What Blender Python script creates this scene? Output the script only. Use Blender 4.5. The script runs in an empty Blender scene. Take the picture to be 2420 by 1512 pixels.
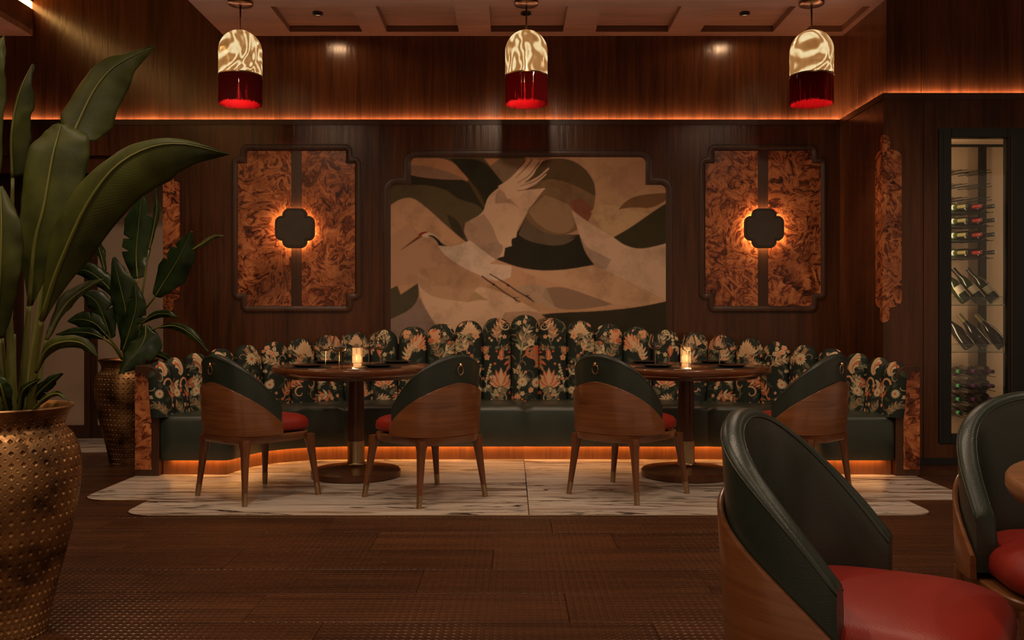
import bpy, math, random
import numpy as np
from mathutils import Vector, Matrix
random.seed(7); np.random.seed(7)
C = bpy.context.scene.collection
sc = bpy.context.scene
PI = math.pi

# ------------------------------------------------------------------ camera, world, lights, exposure
FPX, CX, CY, H = 2117.5, 1210.0, 756.0, 1.0638
cam_d = bpy.data.cameras.new('camera'); cam = bpy.data.objects.new('camera', cam_d); C.objects.link(cam)
cam.location = (0, 0, H); cam.rotation_euler = (PI/2, 0, 0)
cam_d.sensor_width = 36.0; cam_d.lens = 36.0*FPX/2420.0; cam_d.clip_start = 0.05; cam_d.clip_end = 60
sc.camera = cam
w = bpy.data.worlds.new('world'); sc.world = w; w.use_nodes = True
w.node_tree.nodes['Background'].inputs[0].default_value = (1.0, 0.62, 0.40, 1)
w.node_tree.nodes['Background'].inputs[1].default_value = 0.32
sc.view_settings.view_transform = 'Standard'; sc.view_settings.look = 'None'
sc.view_settings.exposure = 0.0; sc.view_settings.gamma = 1.0; sc.view_settings.use_curve_mapping = False
sc.cycles.use_denoising = True
sc.cycles.max_bounces = 8; sc.cycles.diffuse_bounces = 3; sc.cycles.glossy_bounces = 3
sc.cycles.transmission_bounces = 8; sc.cycles.transparent_max_bounces = 8
sc.cycles.caustics_reflective = False; sc.cycles.caustics_refractive = False
sc.cycles.sample_clamp_indirect = 3.0
WARM = (1.0, 0.74, 0.52); WARM2 = (1.0, 0.70, 0.46)
def light(kind, name, loc, power, col=WARM, size=0.1, size_y=None, aim=None, spot=60, blend=0.6):
    l = bpy.data.lights.new(name, kind); l.energy = power; l.color = col
    if kind == 'AREA':
        l.size = size
        if size_y: l.shape = 'RECTANGLE'; l.size_y = size_y
    elif kind == 'SPOT':
        l.shadow_soft_size = size; l.spot_size = math.radians(spot); l.spot_blend = blend
    else: l.shadow_soft_size = size
    o = bpy.data.objects.new(name, l); C.objects.link(o); o.location = loc
    if aim is not None:
        o.rotation_euler = (Vector(aim)-Vector(loc)).to_track_quat('-Z', 'Y').to_euler()
    return o
# unseen spots added at the ceiling for ambient light; others aimed at banquette and mural
for x, y, p in ((-3.2, 2.2, 45), (-1.2, 2.0, 50), (0.7, 2.5, 62), (3.0, 2.6, 45), (-2.9, 5.3, 34), (-0.6, 4.9, 36), (1.3, 4.9, 36), (4.2, 4.6, 40), (-0.9, 0.2, 45), (1.2, -0.2, 45)):
    light('SPOT', 'ambient_spot', (x, y, 3.42), p, WARM, 0.07, aim=(x, y, 0), spot=150, blend=0.8)
light('SPOT', 'aimed_spot', (0.10, 4.7, 3.42), 90, WARM2, 0.08, aim=(0.12, 7.4, 1.35), spot=62, blend=0.9)
light('SPOT', 'aimed_spot', (-2.0, 4.4, 3.42), 60, WARM2, 0.08, aim=(-1.85, 7.4, 0.9), spot=62, blend=0.9)
light('SPOT', 'aimed_spot', (2.2, 4.4, 3.42), 60, WARM2, 0.08, aim=(2.1, 7.4, 0.9), spot=62, blend=0.9)
light('SPOT', 'aimed_spot', (-1.35, 3.9, 3.42), 60, WARM2, 0.06, aim=(-1.3, 5.4, 0.1), spot=70, blend=0.9)
light('SPOT', 'aimed_spot', (1.5, 3.9, 3.42), 60, WARM2, 0.06, aim=(1.3, 5.4, 0.1), spot=70, blend=0.9)
light('SPOT', 'aimed_spot', (-3.4, 6.0, 3.42), 30, WARM, 0.08, aim=(-3.5, 8.0, 0.5), spot=70, blend=0.9)  # unseen spot added to brighten the cream door panes
light('SPOT', 'aimed_spot', (1.2, 1.2, 3.42), 24, WARM2, 0.08, aim=(1.3, 1.9, 0.4), spot=60, blend=0.9)
light('SPOT', 'aimed_spot', (-1.6, 1.9, 3.42), 60, WARM2, 0.06, aim=(-1.7, 3.05, 0.6), spot=60, blend=0.9)

# ------------------------------------------------------------------ helpers
def P(px, py, d):
    "world point lying at distance d along the view axis, seen at photo pixel px, py"
    return ((px-CX)*d/FPX, d, H-(py-CY)*d/FPX)
def lin(c):
    return tuple((v/255/12.92 if v/255 <= 0.04045 else ((v/255+0.055)/1.055)**2.4) for v in c)
class MB:
    def __init__(s): s.v = []; s.f = []
    def add(s, verts, faces):
        n = len(s.v); s.v += [tuple(p) for p in verts]; s.f += [tuple(i+n for i in f) for f in faces]; return s
    def box(s, x0, x1, y0, y1, z0, z1):
        return s.add([(x, y, z) for z in (z0, z1) for y in (y0, y1) for x in (x0, x1)],
                     [(0,2,3,1), (4,5,7,6), (0,1,5,4), (2,6,7,3), (0,4,6,2), (1,3,7,5)])
    def loft(s, rings, closed=True, cap=True, capa=None, capb=None):
        n = len(rings[0]); vs = [p for r in rings for p in r]; fs = []
        for i in range(len(rings)-1):
            for j in range(n if closed else n-1):
                k = (j+1) % n
                fs.append((i*n+j, i*n+k, (i+1)*n+k, (i+1)*n+j))
        if cap if capa is None else capa: fs.append(tuple(range(n-1, -1, -1)))
        if cap if capb is None else capb: fs.append(tuple(range((len(rings)-1)*n, len(rings)*n)))
        return s.add(vs, fs)
    def lathe(s, prof, c=(0,0,0), n=32, cap=True):
        rings = [[(c[0]+r*math.cos(2*PI*j/n), c[1]+r*math.sin(2*PI*j/n), c[2]+z) for j in range(n)] for r, z in prof]
        return s.loft(rings, True, cap)
    def tube(s, pts, rad, n=8, cap=True):
        pts = [Vector(p) for p in pts]; rings = []; up = Vector((0.13, 0.2, 0.97)).normalized()
        prev = None
        for i, p in enumerate(pts):
            t = (pts[min(i+1, len(pts)-1)]-pts[max(i-1, 0)]).normalized()
            a = (t.cross(up) if prev is None else t.cross(prev.cross(t))).normalized() if True else None
            if prev is None:
                a = t.cross(up)
                if a.length < 1e-3: a = t.cross(Vector((1, 0, 0)))
                a.normalize()
            else:
                a = (prev - t*prev.dot(t)).normalized()
            prev = a; b = t.cross(a)
            r = rad[i] if isinstance(rad, (list, tuple)) else rad
            rings.append([p+a*(r*math.cos(2*PI*j/n))+b*(r*math.sin(2*PI*j/n)) for j in range(n)])
        return s.loft(rings, True, cap)
    def poly_prism(s, pts2, mapf, d0, d1):
        "2D outline extruded between two depths"
        return s.loft([[mapf(a, b, d0) for a, b in pts2], [mapf(a, b, d1) for a, b in pts2]])
    def build(s, name, m, parent=None, smooth=False, bevel=0, seg=2, fix=True):
        me = bpy.data.meshes.new(name); me.from_pydata(s.v, [], s.f); me.update()
        import bmesh
        if fix:
            bm = bmesh.new(); bm.from_mesh(me); bmesh.ops.recalc_face_normals(bm, faces=bm.faces); bm.to_mesh(me); bm.free()
        if smooth is not False:
            me.polygons.foreach_set('use_smooth', [True]*len(me.polygons))
            if smooth is not True: me.set_sharp_from_angle(angle=math.radians(smooth))
        me.materials.append(m)
        o = bpy.data.objects.new(name, me); C.objects.link(o)
        if parent is not None: o.parent = parent
        if bevel:
            b = o.modifiers.new('bevel', 'BEVEL'); b.width = bevel; b.segments = seg; b.limit_method = 'ANGLE'; b.angle_limit = math.radians(35)
        return o
def empty(name, loc=(0,0,0), rz=0, parent=None):
    o = bpy.data.objects.new(name, None); C.objects.link(o); o.location = loc; o.rotation_euler = (0, 0, rz); o.empty_display_size = 0.1
    if parent is not None: o.parent = parent
    return o
def tag(o, label=None, cat=None, group=None, kind=None):
    if label: o['label'] = label
    if cat: o['category'] = cat
    if group: o['group'] = group
    if kind: o['kind'] = kind
    return o
def copy_tree(o, parent=None):
    c = o.copy(); C.objects.link(c); c.parent = parent
    for ch in list(o.children): copy_tree(ch, c)
    return c
def sstep(a, b, x):
    t = min(1, max(0, (x-a)/(b-a))); return t*t*(3-2*t)
def catmull(pts, n):
    pts = [Vector(p) for p in pts]; P0 = [2*pts[0]-pts[1]]+pts+[2*pts[-1]-pts[-2]]; out = []
    m = len(pts)-1
    for k in range(n+1):
        t = k/n*m; i = min(int(t), m-1); f = t-i
        a, b, c, d = P0[i], P0[i+1], P0[i+2], P0[i+3]
        out.append(0.5*((2*b)+(c-a)*f+(2*a-5*b+4*c-d)*f*f+(3*b-a-3*c+d)*f**3))
    return out

# ------------------------------------------------------------------ materials
def mat(name):
    m = bpy.data.materials.new(name); m.use_nodes = True
    nt = m.node_tree; return m, nt, nt.nodes, nt.links, nt.nodes['Principled BSDF']
def simple(name, col, rough=0.5, metal=0.0, spec=0.5, noise=0.0, nscale=20, bump=0.0, bscale=60, coat=0, rvar=0.0, emit=None, estr=0, sheen=0):
    m, nt, N, L, b = mat(name)
    b.inputs['Base Color'].default_value = (*col, 1); b.inputs['Roughness'].default_value = rough
    b.inputs['Metallic'].default_value = metal; b.inputs['Specular IOR Level'].default_value = spec
    b.inputs['Coat Weight'].default_value = coat; b.inputs['Coat Roughness'].default_value = 0.2
    b.inputs['Sheen Weight'].default_value = sheen
    tc = N.new('ShaderNodeTexCoord')
    if noise or rvar:
        n = N.new('ShaderNodeTexNoise'); n.inputs['Scale'].default_value = nscale; n.inputs['Detail'].default_value = 5
        L.new(tc.outputs['Object'], n.inputs['Vector'])
        if noise:
            mx = N.new('ShaderNodeMix'); mx.data_type = 'RGBA'
            mx.inputs[6].default_value = (*[c*(1-noise) for c in col], 1); mx.inputs[7].default_value = (*[min(1, c*(1+noise)) for c in col], 1)
            L.new(n.outputs['Fac'], mx.inputs[0]); L.new(mx.outputs[2], b.inputs['Base Color'])
        if rvar:
            mr = N.new('ShaderNodeMapRange'); mr.inputs[1].default_value = 0.3; mr.inputs[2].default_value = 0.7
            mr.inputs[3].default_value = rough-rvar; mr.inputs[4].default_value = rough+rvar
            L.new(n.outputs['Fac'], mr.inputs[0]); L.new(mr.outputs[0], b.inputs['Roughness'])
    if bump:
        n2 = N.new('ShaderNodeTexNoise'); n2.inputs['Scale'].default_value = bscale; n2.inputs['Detail'].default_value = 4
        L.new(tc.outputs['Object'], n2.inputs['Vector'])
        bp = N.new('ShaderNodeBump'); bp.inputs['Strength'].default_value = bump; bp.inputs['Distance'].default_value = 0.01
        L.new(n2.outputs['Fac'], bp.inputs['Height']); L.new(bp.outputs[0], b.inputs['Normal'])
    if emit:
        b.inputs['Emission Color'].default_value = (*emit, 1); b.inputs['Emission Strength'].default_value = estr
    return m
def ramp(N, stops):
    r = N.new('ShaderNodeValToRGB'); e = r.color_ramp.elements
    while len(e) < len(stops): e.new(0.5)
    for i, (p, c) in enumerate(stops): e[i].position = p; e[i].color = (*c, 1)
    return r
def wood(name, dark, light_, grain='Z', rough=0.3, scale=1.0, bump=0.12, spec=0.5, rand=0.0, coat=0.0):
    m, nt, N, L, b = mat(name)
    tc = N.new('ShaderNodeTexCoord'); mp = N.new('ShaderNodeMapping')
    s = [26.0*scale]*3
    for g in grain: s['XYZ'.index(g)] = 1.3*scale
    mp.inputs['Scale'].default_value = s
    L.new(tc.outputs['Object'], mp.inputs['Vector'])
    if rand:
        oi = N.new('ShaderNodeObjectInfo'); cb = N.new('ShaderNodeCombineXYZ'); mm = N.new('ShaderNodeMath'); mm.operation = 'MULTIPLY'; mm.inputs[1].default_value = 37
        L.new(oi.outputs['Random'], mm.inputs[0])
        for i in range(3): L.new(mm.outputs[0], cb.inputs[i])
        L.new(cb.outputs[0], mp.inputs['Location'])
    n1 = N.new('ShaderNodeTexNoise'); n1.inputs['Scale'].default_value = 1.0; n1.inputs['Detail'].default_value = 7; n1.inputs['Roughness'].default_value = 0.65; n1.inputs['Distortion'].default_value = 0.6
    L.new(mp.outputs[0], n1.inputs['Vector'])
    mp2 = N.new('ShaderNodeMapping'); s2 = [2.6*scale]*3
    for g in grain: s2['XYZ'.index(g)] = 0.35*scale
    mp2.inputs['Scale'].default_value = s2
    L.new(tc.outputs['Object'], mp2.inputs['Vector'])
    n2 = N.new('ShaderNodeTexNoise'); n2.inputs['Scale'].default_value = 1.0; n2.inputs['Detail'].default_value = 3; n2.inputs['Distortion'].default_value = 1.2
    L.new(mp2.outputs[0], n2.inputs['Vector'])
    mx = N.new('ShaderNodeMath'); mx.operation = 'MULTIPLY_ADD'; mx.inputs[1].default_value = 0.55
    m2 = N.new('ShaderNodeMath'); m2.operation = 'MULTIPLY'; m2.inputs[1].default_value = 0.45
    L.new(n2.outputs['Fac'], m2.inputs[0]); L.new(n1.outputs['Fac'], mx.inputs[0]); L.new(m2.outputs[0], mx.inputs[2])
    r = ramp(N, [(0.36, dark), (0.50, tuple((a+b_)/2 for a, b_ in zip(dark, light_))), (0.64, light_)])
    L.new(mx.outputs[0], r.inputs[0])
    out = r.outputs[0]
    if rand:
        hv = N.new('ShaderNodeHueSaturation'); mr = N.new('ShaderNodeMapRange'); mr.inputs[3].default_value = 1-rand; mr.inputs[4].default_value = 1+rand
        L.new(oi.outputs['Random'], mr.inputs[0]); L.new(mr.outputs[0], hv.inputs['Value']); L.new(out, hv.inputs['Color']); out = hv.outputs[0]
    L.new(out, b.inputs['Base Color'])
    b.inputs['Roughness'].default_value = rough; b.inputs['Specular IOR Level'].default_value = spec
    b.inputs['Coat Weight'].default_value = coat; b.inputs['Coat Roughness'].default_value = 0.12
    bp = N.new('ShaderNodeBump'); bp.inputs['Strength'].default_value = bump; bp.inputs['Distance'].default_value = 0.01
    L.new(n1.outputs['Fac'], bp.inputs['Height']); L.new(bp.outputs[0], b.inputs['Normal'])
    return m
W_DARK, W_LITE = (0.044, 0.0148, 0.0054), (0.138, 0.048, 0.0168)
M_wall = wood('wall_wood', W_DARK, W_LITE, 'Z', rough=0.20, bump=0.14, spec=0.4)
M_wallh = wood('wall_wood_crosswise', W_DARK, W_LITE, 'X', rough=0.32, bump=0.16)
M_ceil = wood('ceiling_wood', (0.105, 0.043, 0.020), (0.20, 0.088, 0.042), 'X', rough=0.5, bump=0.1)
M_mould = wood('moulding_wood', (0.036, 0.0125, 0.0042), (0.085, 0.031, 0.0115), 'Z', rough=0.34, bump=0.05, spec=0.5)
M_chair = wood('chair_wood', (0.12, 0.040, 0.014), (0.30, 0.112, 0.040), 'XY', rough=0.28, scale=1.7, bump=0.05, coat=0.25)
M_leg = wood('leg_wood', (0.105, 0.033, 0.011), (0.23, 0.082, 0.029), 'Z', rough=0.28, scale=1.2, bump=0.05, coat=0.25)
M_table = wood('table_wood', (0.085, 0.028, 0.010), (0.20, 0.068, 0.022), 'X', rough=0.20, scale=0.8, bump=0.03, coat=0.2)
M_tpost = wood('table_post_wood', (0.060, 0.020, 0.007), (0.13, 0.045, 0.015), 'Z', rough=0.28, scale=1.0, bump=0.04)
M_plinth = wood('plinth_wood', (0.16, 0.055, 0.018), (0.30, 0.11, 0.035), 'Z', rough=0.4, scale=1.4, bump=0.04)
M_lite = wood('light_table_wood', (0.20, 0.085, 0.035), (0.36, 0.16, 0.07), 'X', rough=0.35, scale=1.4, bump=0.04)
M_brass = simple('aged_brass', (0.42, 0.30, 0.16), 0.32, 1.0, noise=0.25, nscale=30)
M_brassb = simple('bright_brass', (0.85, 0.50, 0.24), 0.18, 1.0)
M_dbrass = simple('dark_bronze', (0.16, 0.085, 0.045), 0.3, 1.0)
M_bmetal = simple('blackened_metal', (0.016, 0.018, 0.017), 0.42, 0.2, noise=0.2)
M_black = simple('black_glaze', (0.012, 0.011, 0.010), 0.22)
M_mat = simple('black_placemat', (0.018, 0.013, 0.010), 0.6, bump=0.2, bscale=200)
M_napkin = simple('pale_card', (0.42, 0.33, 0.26), 0.7)
M_green = simple('green_leather', (0.027, 0.039, 0.029), 0.35, spec=0.6, noise=0.25, nscale=9, bump=0.10, bscale=260, rvar=0.05, sheen=0.0)
M_red = simple('red_leather', (0.31, 0.022, 0.013), 0.42, spec=0.45, noise=0.12, nscale=8, bump=0.10, bscale=240)
M_seam = simple('seam_thread', (0.010, 0.014, 0.012), 0.6)
M_cream = simple('cream_panel', (0.52, 0.36, 0.25), 0.45, noise=0.08, nscale=3)
M_stone = simple('dark_stone', (0.060, 0.045, 0.032), 0.42, noise=0.35, nscale=14, bump=0.1, bscale=30)
M_petiole = simple('leaf_stalk', (0.15, 0.155, 0.030), 0.42, noise=0.3, nscale=12)
M_soil = simple('potting_soil', (0.02, 0.013, 0.008), 0.95, bump=0.6, bscale=60)
def burl(name):
    m, nt, N, L, b = mat(name)
    tc = N.new('ShaderNodeTexCoord')
    nA = N.new('ShaderNodeTexNoise'); nA.inputs['Scale'].default_value = 3.4; nA.inputs['Detail'].default_value = 3; nA.inputs['Distortion'].default_value = 1.5
    L.new(tc.outputs['Object'], nA.inputs['Vector'])
    mxv = N.new('ShaderNodeMix'); mxv.data_type = 'RGBA'; mxv.blend_type = 'LINEAR_LIGHT'; mxv.inputs[0].default_value = 0.22
    L.new(tc.outputs['Object'], mxv.inputs[6]); L.new(nA.outputs['Color'], mxv.inputs[7])
    nB = N.new('ShaderNodeTexNoise'); nB.inputs['Scale'].default_value = 5.5; nB.inputs['Detail'].default_value = 9; nB.inputs['Roughness'].default_value = 0.62; nB.inputs['Distortion'].default_value = 2.6
    L.new(mxv.outputs[2], nB.inputs['Vector'])
    vo = N.new('ShaderNodeTexVoronoi'); vo.inputs['Scale'].default_value = 20; L.new(mxv.outputs[2], vo.inputs['Vector'])
    vr = ramp(N, [(0.03, (0.25, 0.25, 0.25)), (0.22, (1, 1, 1))]); L.new(vo.outputs['Distance'], vr.inputs[0])
    r = ramp(N, [(0.34, (0.035, 0.010, 0.005)), (0.43, (0.17, 0.042, 0.016)), (0.52, (0.48, 0.15, 0.052)), (0.66, (0.70, 0.28, 0.105))])
    L.new(nB.outputs['Fac'], r.inputs[0])
    nC = N.new('ShaderNodeTexNoise'); nC.inputs['Scale'].default_value = 2.2; nC.inputs['Detail'].default_value = 2; L.new(tc.outputs['Object'], nC.inputs['Vector'])
    cr = ramp(N, [(0.36, (0.38, 0.36, 0.36)), (0.56, (1, 1, 1))]); L.new(nC.outputs['Fac'], cr.inputs[0])
    m1 = N.new('ShaderNodeMix'); m1.data_type = 'RGBA'; m1.blend_type = 'MULTIPLY'; m1.inputs[0].default_value = 0.75
    L.new(r.outputs[0], m1.inputs[6]); L.new(vr.outputs[0], m1.inputs[7])
    m2 = N.new('ShaderNodeMix'); m2.data_type = 'RGBA'; m2.blend_type = 'MULTIPLY'; m2.inputs[0].default_value = 0.9
    L.new(m1.outputs[2], m2.inputs[6]); L.new(cr.outputs[0], m2.inputs[7])
    L.new(m2.outputs[2], b.inputs['Base Color']); b.inputs['Roughness'].default_value = 0.25; b.inputs['Specular IOR Level'].default_value = 0.4
    return m
M_burl = burl('burl_veneer')
def marble():
    m, nt, N, L, b = mat('veined_marble')
    tc = N.new('ShaderNodeTexCoord'); oi = N.new('ShaderNodeObjectInfo')
    va = N.new('ShaderNodeVectorMath'); va.operation = 'ADD'
    cb = N.new('ShaderNodeCombineXYZ'); mm = N.new('ShaderNodeMath'); mm.operation = 'MULTIPLY'; mm.inputs[1].default_value = 11
    L.new(oi.outputs['Random'], mm.inputs[0]); L.new(mm.outputs[0], cb.inputs[0]); L.new(mm.outputs[0], cb.inputs[1])
    L.new(tc.outputs['Object'], va.inputs[0]); L.new(cb.outputs[0], va.inputs[1])
    def nz(sx, sy, det, dist, rg=0.6):
        mp = N.new('ShaderNodeMapping'); mp.inputs['Scale'].default_value = (sx, sy, 1); L.new(va.outputs[0], mp.inputs['Vector'])
        n = N.new('ShaderNodeTexNoise'); n.inputs['Scale'].default_value = 1; n.inputs['Detail'].default_value = det; n.inputs['Distortion'].default_value = dist; n.inputs['Roughness'].default_value = rg
        L.new(mp.outputs[0], n.inputs['Vector']); return n
    n1 = nz(0.75, 7.5, 9, 1.1, 0.60); n2 = nz(1.0, 14, 5, 0.8); n3 = nz(0.6, 3, 3, 0.5)
    # thin dark veins where the stretched noise crosses its middle
    ab = N.new('ShaderNodeMath'); ab.operation = 'SUBTRACT'; ab.inputs[1].default_value = 0.5; L.new(n1.outputs['Fac'], ab.inputs[0])
    a2 = N.new('ShaderNodeMath'); a2.operation = 'ABSOLUTE'; L.new(ab.outputs[0], a2.inputs[0])
    vr = ramp(N, [(0.0, (0.008, 0.006, 0.006)), (0.012, (0.05, 0.032, 0.026)), (0.026, (1, 1, 1))]); L.new(a2.outputs[0], vr.inputs[0])
    msk = ramp(N, [(0.38, (0, 0, 0)), (0.54, (1, 1, 1))]); L.new(n3.outputs['Fac'], msk.inputs[0])
    base = ramp(N, [(0.36, (0.34, 0.22, 0.15)), (0.45, (0.62, 0.52, 0.44)), (0.66, (0.76, 0.68, 0.59))]); L.new(n2.outputs['Fac'], base.inputs[0])
    m1 = N.new('ShaderNodeMix'); m1.data_type = 'RGBA'; m1.blend_type = 'MULTIPLY'
    L.new(msk.outputs[0], m1.inputs[0]); L.new(base.outputs[0], m1.inputs[6]); L.new(vr.outputs[0], m1.inputs[7])
    L.new(m1.outputs[2], b.inputs['Base Color']); b.inputs['Roughness'].default_value = 0.32
    return m
M_marble = marble()
def plank_mat():
    m = wood('floor_wood', (0.034, 0.0125, 0.0056), (0.130, 0.047, 0.019), 'X', rough=0.26, scale=0.55, bump=0.05, rand=0.18)
    nt = m.node_tree; N = nt.nodes; L = nt.links; b = N['Principled BSDF']
    geo = N.new('ShaderNodeNewGeometry'); sp = N.new('ShaderNodeSeparateXYZ'); L.new(geo.outputs['Position'], sp.inputs[0])
    def mth(op, a, bb=None):
        n = N.new('ShaderNodeMath'); n.operation = op
        for i, v in enumerate((a, bb)):
            if v is None: continue
            if isinstance(v, (int, float)): n.inputs[i].default_value = v
            else: L.new(v, n.inputs[i])
        return n.outputs[0]
    cx = mth('COSINE', mth('MULTIPLY', sp.outputs[0], 2*PI/0.056)); cy = mth('COSINE', mth('MULTIPLY', sp.outputs[1], 2*PI/0.060))
    hh = mth('MULTIPLY', cx, cy)
    hh = mth('ABSOLUTE', hh)
    bp = N.new('ShaderNodeBump'); bp.inputs['Strength'].default_value = 0.6; bp.inputs['Distance'].default_value = 0.006
    L.new(hh, bp.inputs['Height'])
    old = [l for l in L if l.to_socket == b.inputs['Normal']][0].from_socket
    L.new(old, bp.inputs['Normal']); L.new(bp.outputs[0], b.inputs['Normal'])
    return m
M_plank = plank_mat()
def bronze():
    m, nt, N, L, b = mat('hammered_bronze')
    tc = N.new('ShaderNodeTexCoord')
    n = N.new('ShaderNodeTexNoise'); n.inputs['Scale'].default_value = 6; n.inputs['Detail'].default_value = 6; L.new(tc.outputs['Object'], n.inputs['Vector'])
    r = ramp(N, [(0.36, (0.06, 0.030, 0.014)), (0.52, (0.36, 0.19, 0.075)), (0.70, (0.60, 0.36, 0.15))]); L.new(n.outputs['Fac'], r.inputs[0])
    L.new(r.outputs[0], b.inputs['Base Color']); b.inputs['Metallic'].default_value = 0.85
    mr = N.new('ShaderNodeMapRange'); mr.inputs[3].default_value = 0.5; mr.inputs[4].default_value = 0.30; L.new(n.outputs['Fac'], mr.inputs[0]); L.new(mr.outputs[0], b.inputs['Roughness'])
    return m
M_bronze = bronze()
def leafmat(name, dark, lite, rough=0.38):
    m, nt, N, L, b = mat(name)
    at = N.new('ShaderNodeAttribute'); at.attribute_name = 'leaf'
    sp = N.new('ShaderNodeSeparateColor'); L.new(at.outputs['Color'], sp.inputs[0])
    # veins run from the midrib outwards
    def mth(op, a, bb=None):
        n = N.new('ShaderNodeMath'); n.operation = op
        for i, v in enumerate((a, bb)):
            if v is None: continue
            if isinstance(v, (int, float)): n.inputs[i].default_value = v
            else: L.new(v, n.inputs[i])
        return n.outputs[0]
    ph = mth('SUBTRACT', mth('MULTIPLY', sp.outputs[0], 430), mth('MULTIPLY', sp.outputs[1], 44))
    sn = mth('SINE', ph)
    tc = N.new('ShaderNodeTexCoord'); n = N.new('ShaderNodeTexNoise'); n.inputs['Scale'].default_value = 7; n.inputs['Detail'].default_value = 6; L.new(tc.outputs['Object'], n.inputs['Vector'])
    f = mth('ADD', mth('MULTIPLY', sn, 0.022), n.outputs['Fac'])
    r = ramp(N, [(0.32, dark), (0.66, lite)]); L.new(f, r.inputs[0])
    L.new(r.outputs[0], b.inputs['Base Color']); b.inputs['Roughness'].default_value = rough
    bp = N.new('ShaderNodeBump'); bp.inputs['Strength'].default_value = 0.06; bp.inputs['Distance'].default_value = 0.002
    L.new(sn, bp.inputs['Height']); L.new(bp.outputs[0], b.inputs['Normal'])
    b.inputs['Specular IOR Level'].default_value = 0.35
    tr = N.new('ShaderNodeBsdfTranslucent'); L.new(r.outputs[0], tr.inputs[0])
    mxs = N.new('ShaderNodeMixShader'); mxs.inputs[0].default_value = 0.25
    outn = N['Material Output']; L.new(b.outputs[0], mxs.inputs[1]); L.new(tr.outputs[0], mxs.inputs[2]); L.new(mxs.outputs[0], outn.inputs[0])
    return m
M_leafA = leafmat('broad_leaf', (0.030, 0.040, 0.007), (0.095, 0.110, 0.016), 0.5)
M_leafB = leafmat('glossy_dark_leaf', (0.010, 0.022, 0.007), (0.034, 0.066, 0.018), 0.25)
def paint_mat(name, rough=0.75, cloth=False):
    m, nt, N, L, b = mat(name)
    at = N.new('ShaderNodeAttribute'); at.attribute_name = 'paint'
    tc = N.new('ShaderNodeTexCoord'); n = N.new('ShaderNodeTexNoise'); n.inputs['Scale'].default_value = 5 if not cloth else 40; n.inputs['Detail'].default_value = 8; n.inputs['Roughness'].default_value = 0.65
    L.new(tc.outputs['Object'], n.inputs['Vector'])
    r = ramp(N, [(0.30, (0.62, 0.60, 0.56)), (0.52, (1, 1, 1)), (0.72, (1.0, 0.97, 0.92))] if not cloth else [(0.3, (0.8, 0.8, 0.8)), (0.6, (1, 1, 1))]); L.new(n.outputs['Fac'], r.inputs[0])
    mx = N.new('ShaderNodeMix'); mx.data_type = 'RGBA'; mx.blend_type = 'MULTIPLY'; mx.inputs[0].default_value = 0.8
    L.new(at.outputs['Color'], mx.inputs[6]); L.new(r.outputs[0], mx.inputs[7]); L.new(mx.outputs[2], b.inputs['Base Color'])
    b.inputs['Roughness'].default_value = rough; b.inputs['Specular IOR Level'].default_value = 0.25
    return m
M_mural = paint_mat('painted_mural'); M_floral = paint_mat('floral_upholstery', 0.7, True)
def glassm(name, col=(1, 1, 1), rough=0.0, ior=1.45):
    m, nt, N, L, b = mat(name)
    b.inputs['Base Color'].default_value = (*col, 1); b.inputs['Transmission Weight'].default_value = 1; b.inputs['Roughness'].default_value = rough; b.inputs['IOR'].default_value = ior
    return m
M_glass = glassm('clear_glass', ior=1.45)
def panem():
    m, nt, N, L, b = mat('cabinet_glass')
    N.remove(b); g = N.new('ShaderNodeBsdfGlossy'); g.inputs['Roughness'].default_value = 0.03; t = N.new('ShaderNodeBsdfTransparent'); t.inputs[0].default_value = (0.9, 0.93, 0.9, 1)
    fr = N.new('ShaderNodeFresnel'); fr.inputs[0].default_value = 1.5
    mx = N.new('ShaderNodeMixShader'); L.new(fr.outputs[0], mx.inputs[0]); L.new(t.outputs[0], mx.inputs[1]); L.new(g.outputs[0], mx.inputs[2])
    L.new(mx.outputs[0], N['Material Output'].inputs[0]); return m
M_pane = panem()
def emis(name, col, s):
    m, nt, N, L, b = mat(name); b.inputs['Base Color'].default_value = (0, 0, 0, 1)
    b.inputs['Emission Color'].default_value = (*col, 1); b.inputs['Emission Strength'].default_value = s; return m
M_led_cove = emis('cove_light', (1.0, 0.56, 0.36), 100)
M_led_seat = emis('seat_light', (1.0, 0.42, 0.10), 22)
M_led_strip = emis('strip_lamp', (1.0, 0.50, 0.14), 15)
M_led_sconce = emis('sconce_light', (1.0, 0.56, 0.25), 170)
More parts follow.
